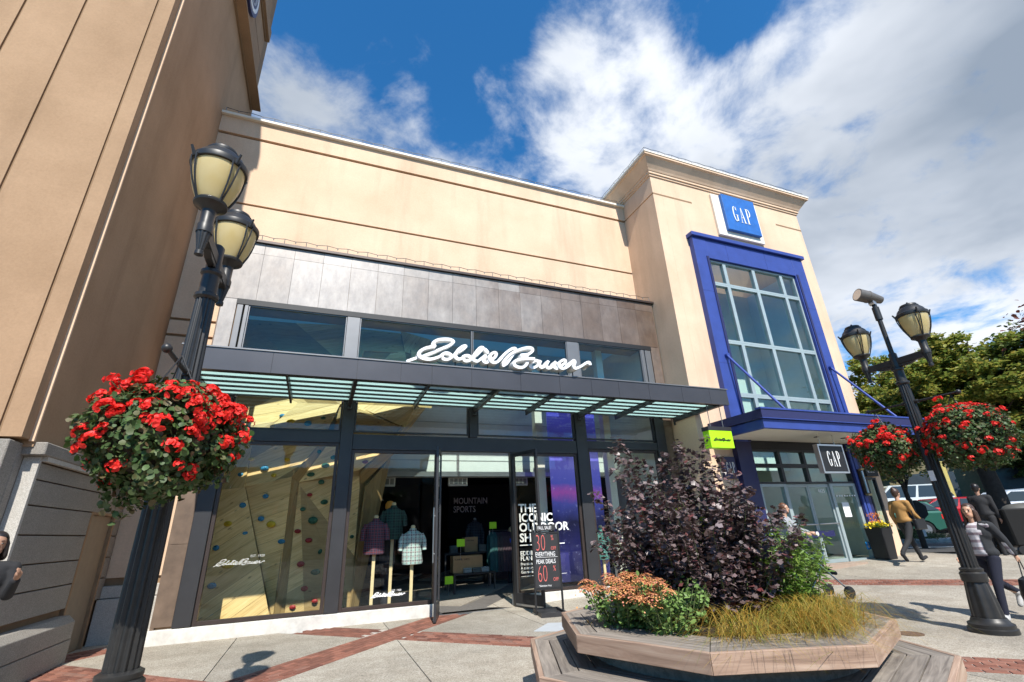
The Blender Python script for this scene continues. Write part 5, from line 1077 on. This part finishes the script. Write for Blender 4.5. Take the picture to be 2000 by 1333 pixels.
def car(loc, rot, body, label, kind='sedan', L=4.5, Wd=1.8, H=1.45):
    T = thing('parked_car', label, 'car', (loc[0], loc[1], G(loc[0], loc[1])), 'cars parked beyond the plaza', rot); h = L/2
    if kind == 'sedan': roof = [(-h+.35, .92), (-h+1.0, H-.05), (-h+1.5, H), (h-2.0, H-.02), (h-1.15, .93)]
    elif kind == 'wagon': roof = [(-h+.08, .95), (-h+.45, H-.06), (-h+.9, H), (h-2.0, H), (h-1.2, .95)]
    else: roof = [(-h+.05, 1.05), (-h+.25, H-.05), (-h+.6, H), (h-1.6, H), (h-.85, 1.08)]
    low = [(-h, .35), (-h-.02, .62), (-h+.06, .9)]; front = [(h-.1, .82), (h, .62), (h-.02, .35)]
    prof = low+[(roof[0][0], roof[0][1])]+[(roof[-1][0], roof[-1][1])]+front
    arch = []
    for cx in (h-.85, -h+.85):
        arch += [(cx+.36*math.cos(t), .30+.36*math.sin(t)) for t in np.linspace(0.1, math.pi-.1, 7)]
    prof2 = low+[roof[0], roof[-1]]+front+[(h-.4, .25)]+arch[:7]+arch[7:]+[(-h+.4, .25)]
    mb = MB(); w = Wd/2
    tri_ = [(x, -w, z) for x, z in prof2]; mb.prism(tri_, (0, Wd, 0)); ob('body', mb, body, T, bevel=.02, local=True)
    wi = w-.16; g_ = MB(); a = [roof[0], roof[1], roof[2], roof[3], roof[4]]
    vs = [(x, -(w-.02 if i in (0, 4) else wi), z) for i, (x, z) in enumerate(a)]+[(x, (w-.02 if i in (0, 4) else wi), z) for i, (x, z) in enumerate(a)]
    g_.add(vs, [(0,1,6,5),(1,2,7,6),(2,3,8,7),(3,4,9,8),(0,4,3,2,1),(5,6,7,8,9)]); cabin = ob('cabin', g_, body, T, local=True)
    def lerp(p, q, t): return tuple(p[i]+(q[i]-p[i])*t for i in range(3))
    glassm = col('car_glass', (.03, .04, .045), .08, 0)
    for s in (0, 5):
        yo = -.012 if s == 0 else .012; q = [lerp(vs[s+0], vs[s+1], .12), lerp(vs[s+1], vs[s+2], .3), lerp(vs[s+3], vs[s+2], .05), lerp(vs[s+4], vs[s+3], .12)]
        q = [(x, y+yo*1.0, z-.04*(i in (1, 2))) for i, (x, y, z) in enumerate(q)]; m1 = [lerp(q[0], q[3], .48), lerp(q[1], q[2], .48)]; m2 = [lerp(q[0], q[3], .52), lerp(q[1], q[2], .52)]
        ob('side_window', MB().prism([(x, y, z+(.05 if k in (0, 1) else 0)) for k, (x, y, z) in enumerate([q[0], m1[0], m1[1], q[1]])], (0, yo*.4, 0)), glassm, cabin, local=True)
        ob('side_window', MB().prism([(x, y, z+(.05 if k in (0, 1) else 0)) for k, (x, y, z) in enumerate([m2[0], q[3], q[2], m2[1]])], (0, yo*.4, 0)), glassm, cabin, local=True)
    for (i, j, nx, nm) in ((0, 1, -1, 'rear_window'), (4, 3, 1, 'windscreen')):
        A, B, C, D = vs[i], vs[j], vs[j+5], vs[i+5]; p = [lerp(lerp(A, B, .15), lerp(D, C, .15), .08), lerp(lerp(A, B, .88), lerp(D, C, .88), .08), lerp(lerp(D, C, .88), lerp(A, B, .88), .08), lerp(lerp(D, C, .15), lerp(A, B, .15), .08)]
        ob(nm, MB().prism([(x+nx*.012, y, z+.006) for x, y, z in p], (nx*.004, 0, .003)), glassm, cabin, local=True)
    for sx in (h-.85, -h+.85):
        for s in (-1, 1):
            wh = ob('wheel', MB().cyl((sx, s*(w-.2), .31), (sx, s*(w+.005), .31), .31, n=18), 'black', T, local=True); ob('rim', MB().cyl((sx, s*(w+.006), .31), (sx, s*(w+.012), .31), .19, n=12), 'steel', wh, local=True)
    for s in (-1, 1):
        ob('tail_light', MB().box((-h-.03, s*(w-.42), .70), (-h+.16, s*(w+.012), .88)), col('tail_red', (.6, .03, .025), .3), T, local=True); ob('headlight', MB().box((h-.25, s*(w-.4), .62), (h+.01, s*(w+.008), .76)), 'steel', T, local=True)
    ob('bumper', MB().box((-h-.05, -w+.05, .36), (-h+.03, w-.05, .55)), body, T, bevel=.02, local=True); ob('number_plate', MB().box((-h-.06, -.26, .6), (-h-.04, .26, .72)), 'offwhite', T, local=True)
    return T
def paint(n, c): return simple(n, c, .25, .2, .04, 2)
car((23.3, 15.0), R(146), paint('green_paint', (.03, .12, .09)), 'dark green estate car parked behind the low hedge', 'wagon')
car((26.4, 14.3), R(146), paint('red_paint', (.38, .012, .02)), 'red hatchback parked beside the green estate car', 'wagon', 4.2, 1.75, 1.42)
car((26.5, 18.4), R(150), paint('silver_paint', (.45, .47, .48)), 'silver saloon parked in the row behind the green car', 'sedan', 4.5, 1.8, 1.4)
car((30.8, 18.2), R(150), paint('white_van_paint', (.6, .62, .6)), 'white boxy van parked behind the red car', 'van', 4.7, 1.85, 1.85)
car((32.5, 13.8), R(160), paint('pale_blue_paint', (.35, .42, .48)), 'pale blue saloon seen past the lamp post behind the walking woman', 'sedan')
car((29.6, 13.0), R(150), paint('white_car_paint', (.62, .64, .66)), 'white estate car at the right edge of the car park', 'wagon', 4.6, 1.8, 1.5)
car((24.5, 21.0), R(150), paint('grey_car_paint', (.2, .21, .22)), 'grey saloon at the back left of the car park near the tower', 'sedan')
# kerbed hedge island
ki = thing('kerb_island', 'low kerbed island in the car park planted with creeping evergreen', 'kerb island', (21.3, 12.6, .39))
ob('kerb_ring', MB().prism([(-1.7, .9, 0), (-.2, -.9, 0), (.4, -1.25, 0), (1.1, -1.25, 0), (1.4, -.8, 0), (.2, 1.6, 0), (-.8, 2.6, 0)], (0, 0, .14)), 'kerb', ki, bevel=.02, local=True)
ps = rng.normal(size=(3800, 3))*[.62, .62, .0]; ps = np.column_stack([ps[:, 0]*.8-ps[:, 1]*.5, ps[:, 0]*.3+ps[:, 1]*1.0+.5, .14+.34*rng.random(3800)*np.exp(-(ps[:, 0]**2+ps[:, 1]**2)*.5)])
M['hedge_leaf'] = leafmat('hedge_sprigs', [(.03, .06, .015), (.06, .10, .02), (.10, .14, .03)], .6, .15)
o = link(bpy.data.objects.new('creeping_evergreen', leaves('creeping_evergreen', ps, rng.normal(size=(3800, 3))*.5+[0, 0, 1], .11, 'long', 'hedge_leaf')), ki); o['kind'] = 'stuff'
# stop sign seen from behind
st_ = thing('road_sign', 'dark back of an octagonal road sign on a post by the road', 'road sign', (19.06, 10.9, .4))
ob('post', MB().cyl((0, 0, 0), (0, 0, 1.5), .035, n=8), 'silver', st_, local=True); d = Vector((.87, .5, 0)); u_ = Vector((-.5, .87, 0))
ob('plate', MB().prism([Vector((0, 0, 1.12))+u_*.36*math.cos(R(22.5+45*i))+Vector((0, 0, .36*math.sin(R(22.5+45*i)))) for i in range(8)], d*.02), 'black', st_, local=True)
ob('white_tag', MB().prism([Vector((-.03, -.02, .3))+u_*a+Vector((0, 0, b)) for a, b in ((-.1, 0), (.1, 0), (.1, .45), (-.1, .45))], d*-.01), 'white', st_, local=True)
# far building with columns, notice board
fb = thing('far_building', 'distant low ochre building in shade behind the car park', 'building', (44, 24, .4))
ob('wall', MB().prism([(-24, 14, 0), (8, -24, 0), (10, -22, 0), (-22, 16, 0)], (0, 0, 5.2)), col('ochre_wall', (.20, .17, .09)), fb, local=True)
for k in range(12):
    x = -23+k*2.7; y = 12.6-(x+24)*1.1875*1.0+.4; ob('window', MB().prism([(x-.25, y-.3, 1.2), (x+1.3, y-.3-1.84, 1.2), (x+1.32, y-.28-1.84, 1.2), (x-.23, y-.28, 1.2)], (0, 0, 2.1)), col('far_window', (.05, .06, .07), .2), fb, local=True)
for i, (x, y) in enumerate([(30.2, 18.9), (34.0, 17.3), (36.0, 16.0)]):
    tag(ob('yellow_column', MB().cyl((x, y, .4), (x, y, 4.2), .22, n=16), col('yellow_column_paint', (.46, .38, .12)), smooth=True), ['ochre yellow column behind the car park just left of the woman', 'brighter yellow column behind the walking woman', 'yellow column at the right by the tree trunk'][i], 'column', 'yellow columns beyond the car park')
nb = thing('notice_board', 'white notice board on the far building at the right edge', 'notice board', (33.2, 11.9, 2.0)); ob('panel', MB().prism([(-.6, .75, 0), (.4, -.85, 0), (.42, -.83, 0), (-.58, .77, 0)], (0, 0, 1.1)), 'offwhite', nb, local=True); ob('picture', MB().prism([(-.56, .58, .15), (.3, -.75, .15), (.31, -.74, .15), (-.55, .59, .15)], (-.03, -.02, .7)), 'navy', nb, local=True)
ob('leg', MB().cyl((-.5, .6, -1.6), (-.5, .6, 0), .04, n=6).cyl((.3, -.7, -1.6), (.3, -.7, 0), .04, n=6), 'silver', nb, local=True)

# ================================================================ TREES
M['bark'] = simple('dark_bark', (.045, .035, .028), .95, 0, .3, 12, .6, 40)
M['tree_leaf'] = leafmat('autumn_green_leaves', [(.11, .17, .035), (.18, .25, .05), (.26, .31, .06), (.42, .38, .08), (.13, .19, .04), (.5, .38, .08)], .5, .45)
M['tree_leaf_dark'] = leafmat('deep_green_leaves', [(.045, .08, .02), (.075, .12, .025), (.12, .16, .035), (.06, .09, .02)], .5, .25)
M['tree_leaf_orange'] = leafmat('orange_leaves', [(.30, .16, .03), (.40, .22, .04), (.2, .13, .03)], .6, .3)
M['tree_leaf_red'] = leafmat('red_brown_leaves', [(.13, .035, .03), (.18, .06, .04), (.08, .04, .03)], .6, .3)
def tree(loc, h, cr, cz, n, mat, label, seed, tr=.16, lsize=.15, skirt=0):
    global rng
    rng = np.random.default_rng(seed); T = thing('street_tree', label, 'tree', loc, None); cr = np.array(cr); sm = MB()
    top = np.array([0, 0, h*.55]); sm.tube([(0, 0, -.1), (.05, .02, h*.2), (0, .05, h*.4), top], [tr*1.2, tr, tr*.85, tr*.6], 10)
    ends = []
    for i in range(46):
        d = rng.normal(size=3); d /= np.linalg.norm(d); d[2] = abs(d[2])*.9-.12 if not skirt else d[2]*.75; e = np.array([0, 0, cz])+d*cr*rng.uniform(.55, 1.0); s = np.array([0, 0, h*rng.uniform(.25, .6)])
        m = (s+e)/2+np.array([0, 0, .25*rng.random()]); pts = [(1-t)**2*s+2*t*(1-t)*m+t*t*e for t in np.linspace(0, 1, 6)]; sm.tube(pts, [tr*.36*(1-.85*t) for t in np.linspace(0, 1, 6)], 5); ends.append((pts, e, d))
    ob('trunk', sm, 'bark', T, smooth=True, local=True); P = []; N = []; D = []
    per = n//(46*9)
    for pts, e, d in ends:
        for k in range(9):
            t = rng.uniform(.35, 1.08); j = min(int(t*5), 4); q = pts[j]+(pts[j+1]-pts[j])*(t*5-j); tw = rng.normal(size=3); tw[2] *= .35; tw = tw/np.linalg.norm(tw)*.6+d*.5
            L = rng.uniform(.5, 1.15)
            for s in np.linspace(.05, 1, per):
                P.append(q+tw*L*s+rng.normal(size=3)*[.10, .10, .055]+np.array([0, 0, -.1*s*s])); N.append(np.array([0, 0, 1])+rng.normal(size=3)*.45); D.append(tw+rng.normal(size=3)*.5)
    link(bpy.data.objects.new('crown', leaves('crown', np.array(P), np.array(N), rng.uniform(lsize*.6, lsize*1.15, len(P)), 'oval', mat, np.array(D))), T); return T
tree((19.2, 8.6, .4), 7.8, (3.0, 3.0, 2.7), 4.6, 70000, 'tree_leaf', 'large green and gold tree behind the right lamp post', 41, .22)
tree((17.9, 10.3, .4), 6.0, (1.8, 1.8, 1.6), 3.9, 34000, 'tree_leaf', 'shorter green tree standing between the tower and the large tree', 42, .07, .13)
tree((21.0, 7.0, .4), 7.2, (2.5, 2.5, 2.4), 4.4, 30000, 'tree_leaf_dark', 'dense deep green tree at the right edge behind the flower basket', 43, .2)
tree((19.6, 5.7, .4), 6.8, (.8, .8, .8), 5.9, 2600, 'tree_leaf_red', 'small topped tree with red brown leaves at the right edge', 44, .12)
tree((19.2, 12.6, .4), 5.6, (.9, .9, 1.2), 4.9, 7000, 'tree_leaf_orange', 'small orange leaved tree showing beside the tower corner', 45, .1)
for i, (x, y, s) in enumerate([(26, 22, 46), (33, 21.5, 47), (38, 15, 48), (36, 8, 49)]):
    tree((x, y, G(x, y)), 6.5, (3.2, 3.2, 2.2), 4.2, 16000, 'tree_leaf_dark' if i != 1 else 'tree_leaf', ['shady tree beyond the car park behind the tower corner', 'light green tree beyond the parked cars', 'dark tree in front of the ochre building', 'dark tree beyond the bin at the right'][i], s, .2, .22, 1)

# ================================================================ PEOPLE
def capsules(items, vox):
    mb = MB()
    for it in items:
        if it[0] == 'e': mb.ell(it[1], it[2], 16, 10)
        else:
            _, a, b, ra, rb = it; a, b = Vector(a), Vector(b); n = 5
            pts = [a.lerp(b, k/n) for k in range(n+1)]; rs = [ra+(rb-ra)*k/n for k in range(n+1)]
            d = (b-a).normalized(); pts = [a-d*ra*.7]+pts+[b+d*rb*.7]; rs = [ra*.55]+rs+[rb*.55]; mb.tube(pts, rs, 12)
    me = mesh('t', mb, None, fix=True); o = bpy.data.objects.new('t', me); COL.objects.link(o)
    m = o.modifiers.new('r', 'REMESH'); m.mode = 'VOXEL'; m.voxel_size = vox; m.use_smooth_shade = True
    s = o.modifiers.new('s', 'SMOOTH'); s.factor = .6; s.iterations = 3
    dg = bpy.context.evaluated_depsgraph_get(); out = bpy.data.meshes.new_from_object(o.evaluated_get(dg)); bpy.data.objects.remove(o)
    out.polygons.foreach_set('use_smooth', [True]*len(out.polygons)); return out
skin = simple('skin', (.52, .30, .20), .5, 0, .08, 14); dskin = simple('tan_skin', (.36, .20, .13), .5, 0, .08, 14)
def person(label, loc, face, S, legs, arms, top, bottom, shoes, hair, sk, vox=.012, hairlen=.0, bun=False, jacket=None, headturn=0, lean=0):
    """local: +x forward, +y left. legs: (thigh, knee) swing angles for left and right; arms: (shoulder swing, out, elbow)"""
    T = thing('person', label, 'person', loc, None, face); s = S/1.70
    V3 = lambda x, y, z: Vector((x+lean*max(0, z-.9), y, z))*s
    hip = {}; body = []; trou = []; sho = []
    for k, sg in (('L', 1), ('R', -1)):
        th, kn = legs[0 if k == 'L' else 1]; h = V3(0, sg*.095, .90); kx = h+Vector((math.sin(R(th)), 0, -math.cos(R(th))))*.43*s
        an = kx+Vector((math.sin(R(th-kn)), 0, -math.cos(R(th-kn))))*.42*s; a2 = R(th-kn); heel = an+Vector((math.sin(a2)*.03, 0, -math.cos(a2)*.03))*s
        fd = Vector((math.cos(a2), 0, math.sin(a2))); toe = heel+fd*.17*s+Vector((0, 0, -.01))
        body += [('c', h, kx, .078*s, .052*s), ('c', kx, an, .05*s, .036*s), ('c', heel, toe, .034*s, .03*s)]
        trou += [('c', h, kx, .092*s, .064*s), ('c', kx, an+Vector((0, 0, .02)), .062*s, .048*s)]; sho += [('c', heel+Vector((0, 0, .01)), toe, .047*s, .038*s), ('c', an+(kx-an)*.12, heel, .05*s, .046*s)]
    pel = V3(0, 0, .97); ch = V3(.0, 0, 1.28); nk = V3(0, 0, 1.45); hd = V3(.015, 0, 1.60)
    body += [('e', pel, (.10*s, .15*s, .12*s)), ('c', pel, ch, .105*s, .12*s), ('e', ch, (.105*s, .16*s, .15*s)), ('c', V3(0, -.14, 1.38), V3(0, .14, 1.38), .055*s, .055*s), ('c', nk-Vector((0, 0, .07*s)), hd, .05*s, .048*s)]
    trou += [('e', pel, (.118*s, .165*s, .12*s))]
    c, sn = math.cos(headturn), math.sin(headturn)
    def H(x, y, z): return hd+Vector((c*x-sn*y, sn*x+c*y, z))*s
    body += [('e', H(0, 0, .02), (.092*s, .075*s, .105*s)), ('e', H(.035, 0, -.045), (.055*s, .055*s, .06*s)), ('c', H(.085, 0, .015), H(.105, 0, -.012), .010*s, .015*s), ('c', H(.0, .074, .0), H(.0, .082, -.02), .012*s, .012*s), ('c', H(.0, -.074, .0), H(.0, -.082, -.02), .012*s, .012*s)]
    topi = [('e', ch, (.125*s, .18*s, .16*s)), ('c', V3(0, 0, 1.0), ch, .135*s, .125*s), ('c', V3(0, -.15, 1.39), V3(0, .15, 1.39), .062*s, .062*s), ('e', V3(0, 0, .98), (.13*s, .175*s, .10*s))]
    hands = []
    for i, sg in ((0, 1), (1, -1)):
        sw, out, el = arms[i]; sh = V3(0, sg*.185, 1.39); d1 = Vector((math.sin(R(sw)), sg*math.sin(R(out)), -math.cos(R(sw))*math.cos(R(out)))).normalized(); eb = sh+d1*.28*s
        a = R(sw+el); d2 = Vector((math.sin(a), sg*math.sin(R(out))*.4, -math.cos(a))).normalized(); wr = eb+d2*.25*s; palm = wr+d2*.08*s; side = Vector((math.cos(a), 0, math.sin(a)))
        body += [('c', sh, eb, .048*s, .038*s), ('c', eb, wr, .037*s, .025*s), ('c', wr, palm, .024*s, .032*s)]
        topi += [('c', sh, eb, .066*s, .056*s), ('c', eb, wr-d2*.01, .054*s, .042*s)]
        for f in range(4):
            o_ = side*(-.027+.018*f)*s; ln = (.055, .068, .064, .05)[f]*s; k1 = palm+o_+d2*ln*.6+Vector((0, -sg*.006, 0)); k2 = k1+(d2*.7+Vector((0, -sg*.7, 0)))*ln*.55
            body += [('c', palm+o_, k1, .0095*s, .009*s), ('c', k1, k2, .009*s, .0075*s)]
        body += [('c', wr+d2*.03+side*.02*s, palm+side*.05*s+d2*.01, .012*s, .009*s)]; hands.append(palm)
    b = bpy.data.objects.new('body', capsules(body, vox*.62)); b.data.name = 'body'; b.data.materials.append(sk); link(b, T)
    for nm, its, m in (('trousers', trou, bottom), ('shoe', sho, shoes), ('top', topi, top)):
        o = bpy.data.objects.new(nm, capsules(its, vox)); o.data.name = nm; o.data.materials.append(m); link(o, T)
    if jacket:
        jk = [(k, *[p.copy() if isinstance(p, Vector) else p for p in r]) for k, *r in topi]; jk2 = []
        for it in jk:
            if it[0] == 'e': jk2.append(('e', it[1]+Vector((-.012, 0, 0)), tuple(q*1.09 for q in it[2])))
            else: jk2.append(('c', it[1]+Vector((-.008, 0, 0)), it[2]+Vector((-.008, 0, 0)), it[3]*1.13, it[4]*1.13))
        jm = capsules(jk2, vox); bm = bmesh.new(); bm.from_mesh(jm)
        dead = [f for f in bm.faces if f.calc_center_median().x > .03*s+lean*.3 and abs(f.calc_center_median().y) < (.075+.03*(1.5*s-f.calc_center_median().z))*s and f.calc_center_median().z < 1.5*s]
        bmesh.ops.delete(bm, geom=dead, context='FACES'); bm.to_mesh(jm); bm.free(); jm.materials.append(jacket); link(bpy.data.objects.new('jacket', jm), T)
    hi = [('e', H(-.018, 0, .045), (.098*s, .088*s, .10*s))]
    if hairlen: hi += [('c', H(-.05, .055, 0), H(-.05, .075, -hairlen), .045*s, .04*s), ('c', H(-.05, -.055, 0), H(-.05, -.075, -hairlen), .045*s, .04*s), ('c', H(-.07, 0, 0), H(-.085, 0, -hairlen), .06*s, .05*s), ('c', H(.02, .07, .03), H(.01, .085, -hairlen*.9), .026*s, .024*s), ('c', H(.02, -.07, .03), H(.01, -.085, -hairlen*.9), .026*s, .024*s)]
    else: hi += [('e', H(-.045, 0, -.01), (.06*s, .07*s, .07*s))]
    if bun: hi += [('e', H(-.06, 0, .13), (.04*s, .04*s, .035*s))]
    o = bpy.data.objects.new('hair', capsules(hi, vox*.8)); 
    bm = bmesh.new(); bm.from_mesh(o.data); hdn = H(0, 0, 0); fwdv = Vector((c, sn, 0))
    dead = [f for f in bm.faces if (f.calc_center_median()-hdn).dot(fwdv) > .045*s and (f.calc_center_median()-hdn).z < .085*s]; bmesh.ops.delete(bm, geom=dead, context='FACES'); bm.to_mesh(o.data); bm.free()
    o.data.materials.append(hair); link(o, T)
    for sg in (-1, 1):
        ob('eye', MB().ell(H(.080, sg*.032, .018), (.010*s, .013*s, .007*s), 8, 6), col('eye_dark', (.02, .015, .012), .3), T, local=True)
        ob('eyebrow', MB().tube([H(.086, sg*.018, .040), H(.084, sg*.035, .045), H(.074, sg*.048, .038)], .0035*s, 5), hair, T, local=True)
    ob('mouth', MB().ell(H(.084, 0, -.045), (.009*s, .024*s, .007*s), 8, 6), col('lips', (.38, .09, .08), .5), T, local=True)
    return T, hands
hb = simple('dark_brown_hair', (.055, .028, .018), .45, 0, .3, 30); hbl = simple('blonde_hair', (.50, .38, .20), .5, 0, .2, 30); hr = simple('auburn_hair', (.11, .045, .022), .5, 0, .3, 30); hk = simple('black_hair', (.015, .012, .012), .4)
blk = col('black_cloth', (.018, .018, .02), .85); den = col('dark_denim', (.008, .010, .024), .9)
def stripes():
    t = MT('striped_knit'); w = t.n('ShaderNodeTexWave', wave_type='BANDS', bands_direction='Z'); w.inputs['Scale'].default_value = 3.2; t.l(t.tc.outputs['Object'], w.inputs[0])
    t.l(t.ramp(w.outputs['Fac'], [(.62, (.62, .60, .63)), (.72, (.30, .24, .27))]), t.b.inputs['Base Color']); t.b.inputs['Roughness'].default_value = .9; return t.m
_, hn = person('person with long dark hair, black jacket and striped top walking by the right lamp post', (9.14, 4.50, 0), R(176), 1.52, ((20, 10), (-30, 34)), ((-34, 8, 6), (14, 8, 25)), stripes(), den, col('white_shoe', (.45, .45, .45)), hb, skin, .011, .30, jacket=col('black_fleece', (.022, .024, .028), .9), headturn=R(14))
bg_ = thing('handbag', 'black handbag held low by the walking woman in the black jacket', 'bag', (9.14, 4.50, 0), rot=R(176)); p = hn[0]
ob('bag_body', MB().lathe([(.06, -.62), (.13, -.60), (.15, -.45), (.11, -.26), (.04, -.22)], (p.x, p.y, p.z), 16, lambda t, z: .45+.55*abs(math.cos(t))), col('black_leather', (.012, .012, .013), .4), bg_, smooth=True, local=True)
ob('strap', MB().tube([p+Vector((-.06, 0, -.25)), p+Vector((-.02, 0, -.02)), p+Vector((.02, 0, -.02)), p+Vector((.06, 0, -.25))], .007, 6), 'black_leather', bg_, local=True)
_, hn = person('person with bun in mustard jacket and black trousers striding past the tower entrance', (13.2, 7.85, G(13.2, 7.85)), R(-4), 1.66, ((24, 4), (-30, 20)), ((-12, 6, 35), (16, 6, 30)), col('mustard_jacket', (.36, .19, .055), .8), blk, blk, hb, skin, .016, 0, True)
hb2 = thing('black_shoulder_bag', 'black bag carried at the hip of the person in the mustard jacket', 'bag', (13.2, 7.85, G(13.2, 7.85)), rot=R(-4)); ob('bag_body', MB().box((-.05, -.30, .74), (.28, -.20, .98)), 'black_leather', hb2, bevel=.02, local=True); ob('strap', MB().tube([(.0, -.25, .97), (.02, -.2, 1.42), (.22, -.25, .97)], .01, 6), 'black_leather', hb2, local=True)
person('person in grey top with auburn hair bending behind the planter shrubs', (9.3, 7.95, G(9.3, 7.95)), R(-65), 1.56, ((8, 5), (-10, 8)), ((35, 6, 35), (35, 6, 35)), col('grey_marl', (.30, .31, .33), .9), den, blk, hr, skin, .016, .0, lean=.15)
person('person with blonde hair in bright blue coat seen inside the shop doorway', (4.98, 12.9, 0), R(140), 1.50, ((6, 3), (-6, 3)), ((5, 6, 25), (5, 6, 25)), col('royal_blue_coat', (.02, .10, .55), .7), blk, blk, hbl, skin, .016, .14)
person('person in dark clothes with black hair at the far left edge beside the granite wall', (-2.91, 6.5, 0), R(-60), 1.60, ((4, 4), (-4, 4)), ((12, 2, 118), (8, 4, 95)), blk, blk, blk, hk, dskin, .014, .12)
person('person in black standing behind the walking woman by the bin', (15.72, 7.42, .4), R(10), 1.66, ((4, 2), (-4, 2)), ((5, 6, 10), (5, 6, 10)), blk, blk, blk, hk, dskin, .02)
# stroller
sr = thing('baby_stroller', 'black and silver baby stroller behind the planter on the plaza', 'stroller', (8.55, 6.85, G(8.55, 6.85)), rot=R(-12))
ob('frame', MB().tube([(-.55, -.22, 1.05), (0, -.24, .5), (.35, -.2, .2)], .014, 8).tube([(-.55, .22, 1.05), (0, .24, .5), (.35, .2, .2)], .014, 8).tube([(-.4, -.25, .14), (-.05, -.24, .55), (.1, -.22, .8)], .014, 8).tube([(-.4, .25, .14), (-.05, .24, .55), (.1, .22, .8)], .014, 8).tube([(-.55, -.22, 1.05), (-.6, 0, 1.08), (-.55, .22, 1.05)], .018, 8), 'steel', sr, smooth=True, local=True)
ob('seat', MB().prism([(-.3, -.19, .62), (.12, -.19, .42), (.3, -.19, .38), (.3, -.19, .44), (.1, -.19, .52), (-.25, -.19, .95)], (0, .38, 0)), 'black_cloth', sr, bevel=.02, local=True)
ob('hood', MB().ell((-.22, 0, .88), (.26, .21, .22), 16, 10), 'black_cloth', sr, smooth=True, local=True)
for x, r_ in ((.38, .105), (-.42, .14)):
    for y in (-.24, .24):
        w_ = ob('wheel', MB().lathe([(r_-.03, -.018), (r_, -.012), (r_, .012), (r_-.03, .018)], n=24), 'black', sr, local=True); w_.rotation_euler = (R(90), 0, 0); w_.location = (x, y, r_)
        ob('hub', MB().cyl((0, 0, -.012), (0, 0, .012), r_*.62, n=16), 'silver', w_, local=True)

# ================================================================ BEHIND THE CAMERA (unseen, added so the glass reflects something dark)
ou = thing('opposite_building', 'low brown building across the plaza, seen only as a reflection in the shop glass', 'building', (0, -22, 0))
ob('wall', MB().box((-30, -26, 0), (30, -20, 6.5)), col('brown_render', (.22, .16, .11)), ou)
for k in range(14): ob('window', MB().box((-28+k*4.1, -20.03, .6), (-25.2+k*4.1, -19.97, 3.4)), col('dark_glass', (.02, .03, .03), .2), ou)
for i, (x, y, s) in enumerate([(-7, -13, 61), (2.5, -14.5, 62), (11, -13, 63)]):
    tree((x, y, 0), 6.2, (2.6, 2.6, 2.2), 4.0, 7000, 'tree_leaf_dark', ['plaza tree behind the viewer at the left, seen only in reflections', 'plaza tree directly behind the viewer, seen only in reflections', 'plaza tree behind the viewer at the right, seen only in reflections'][i], s, .16, .26)
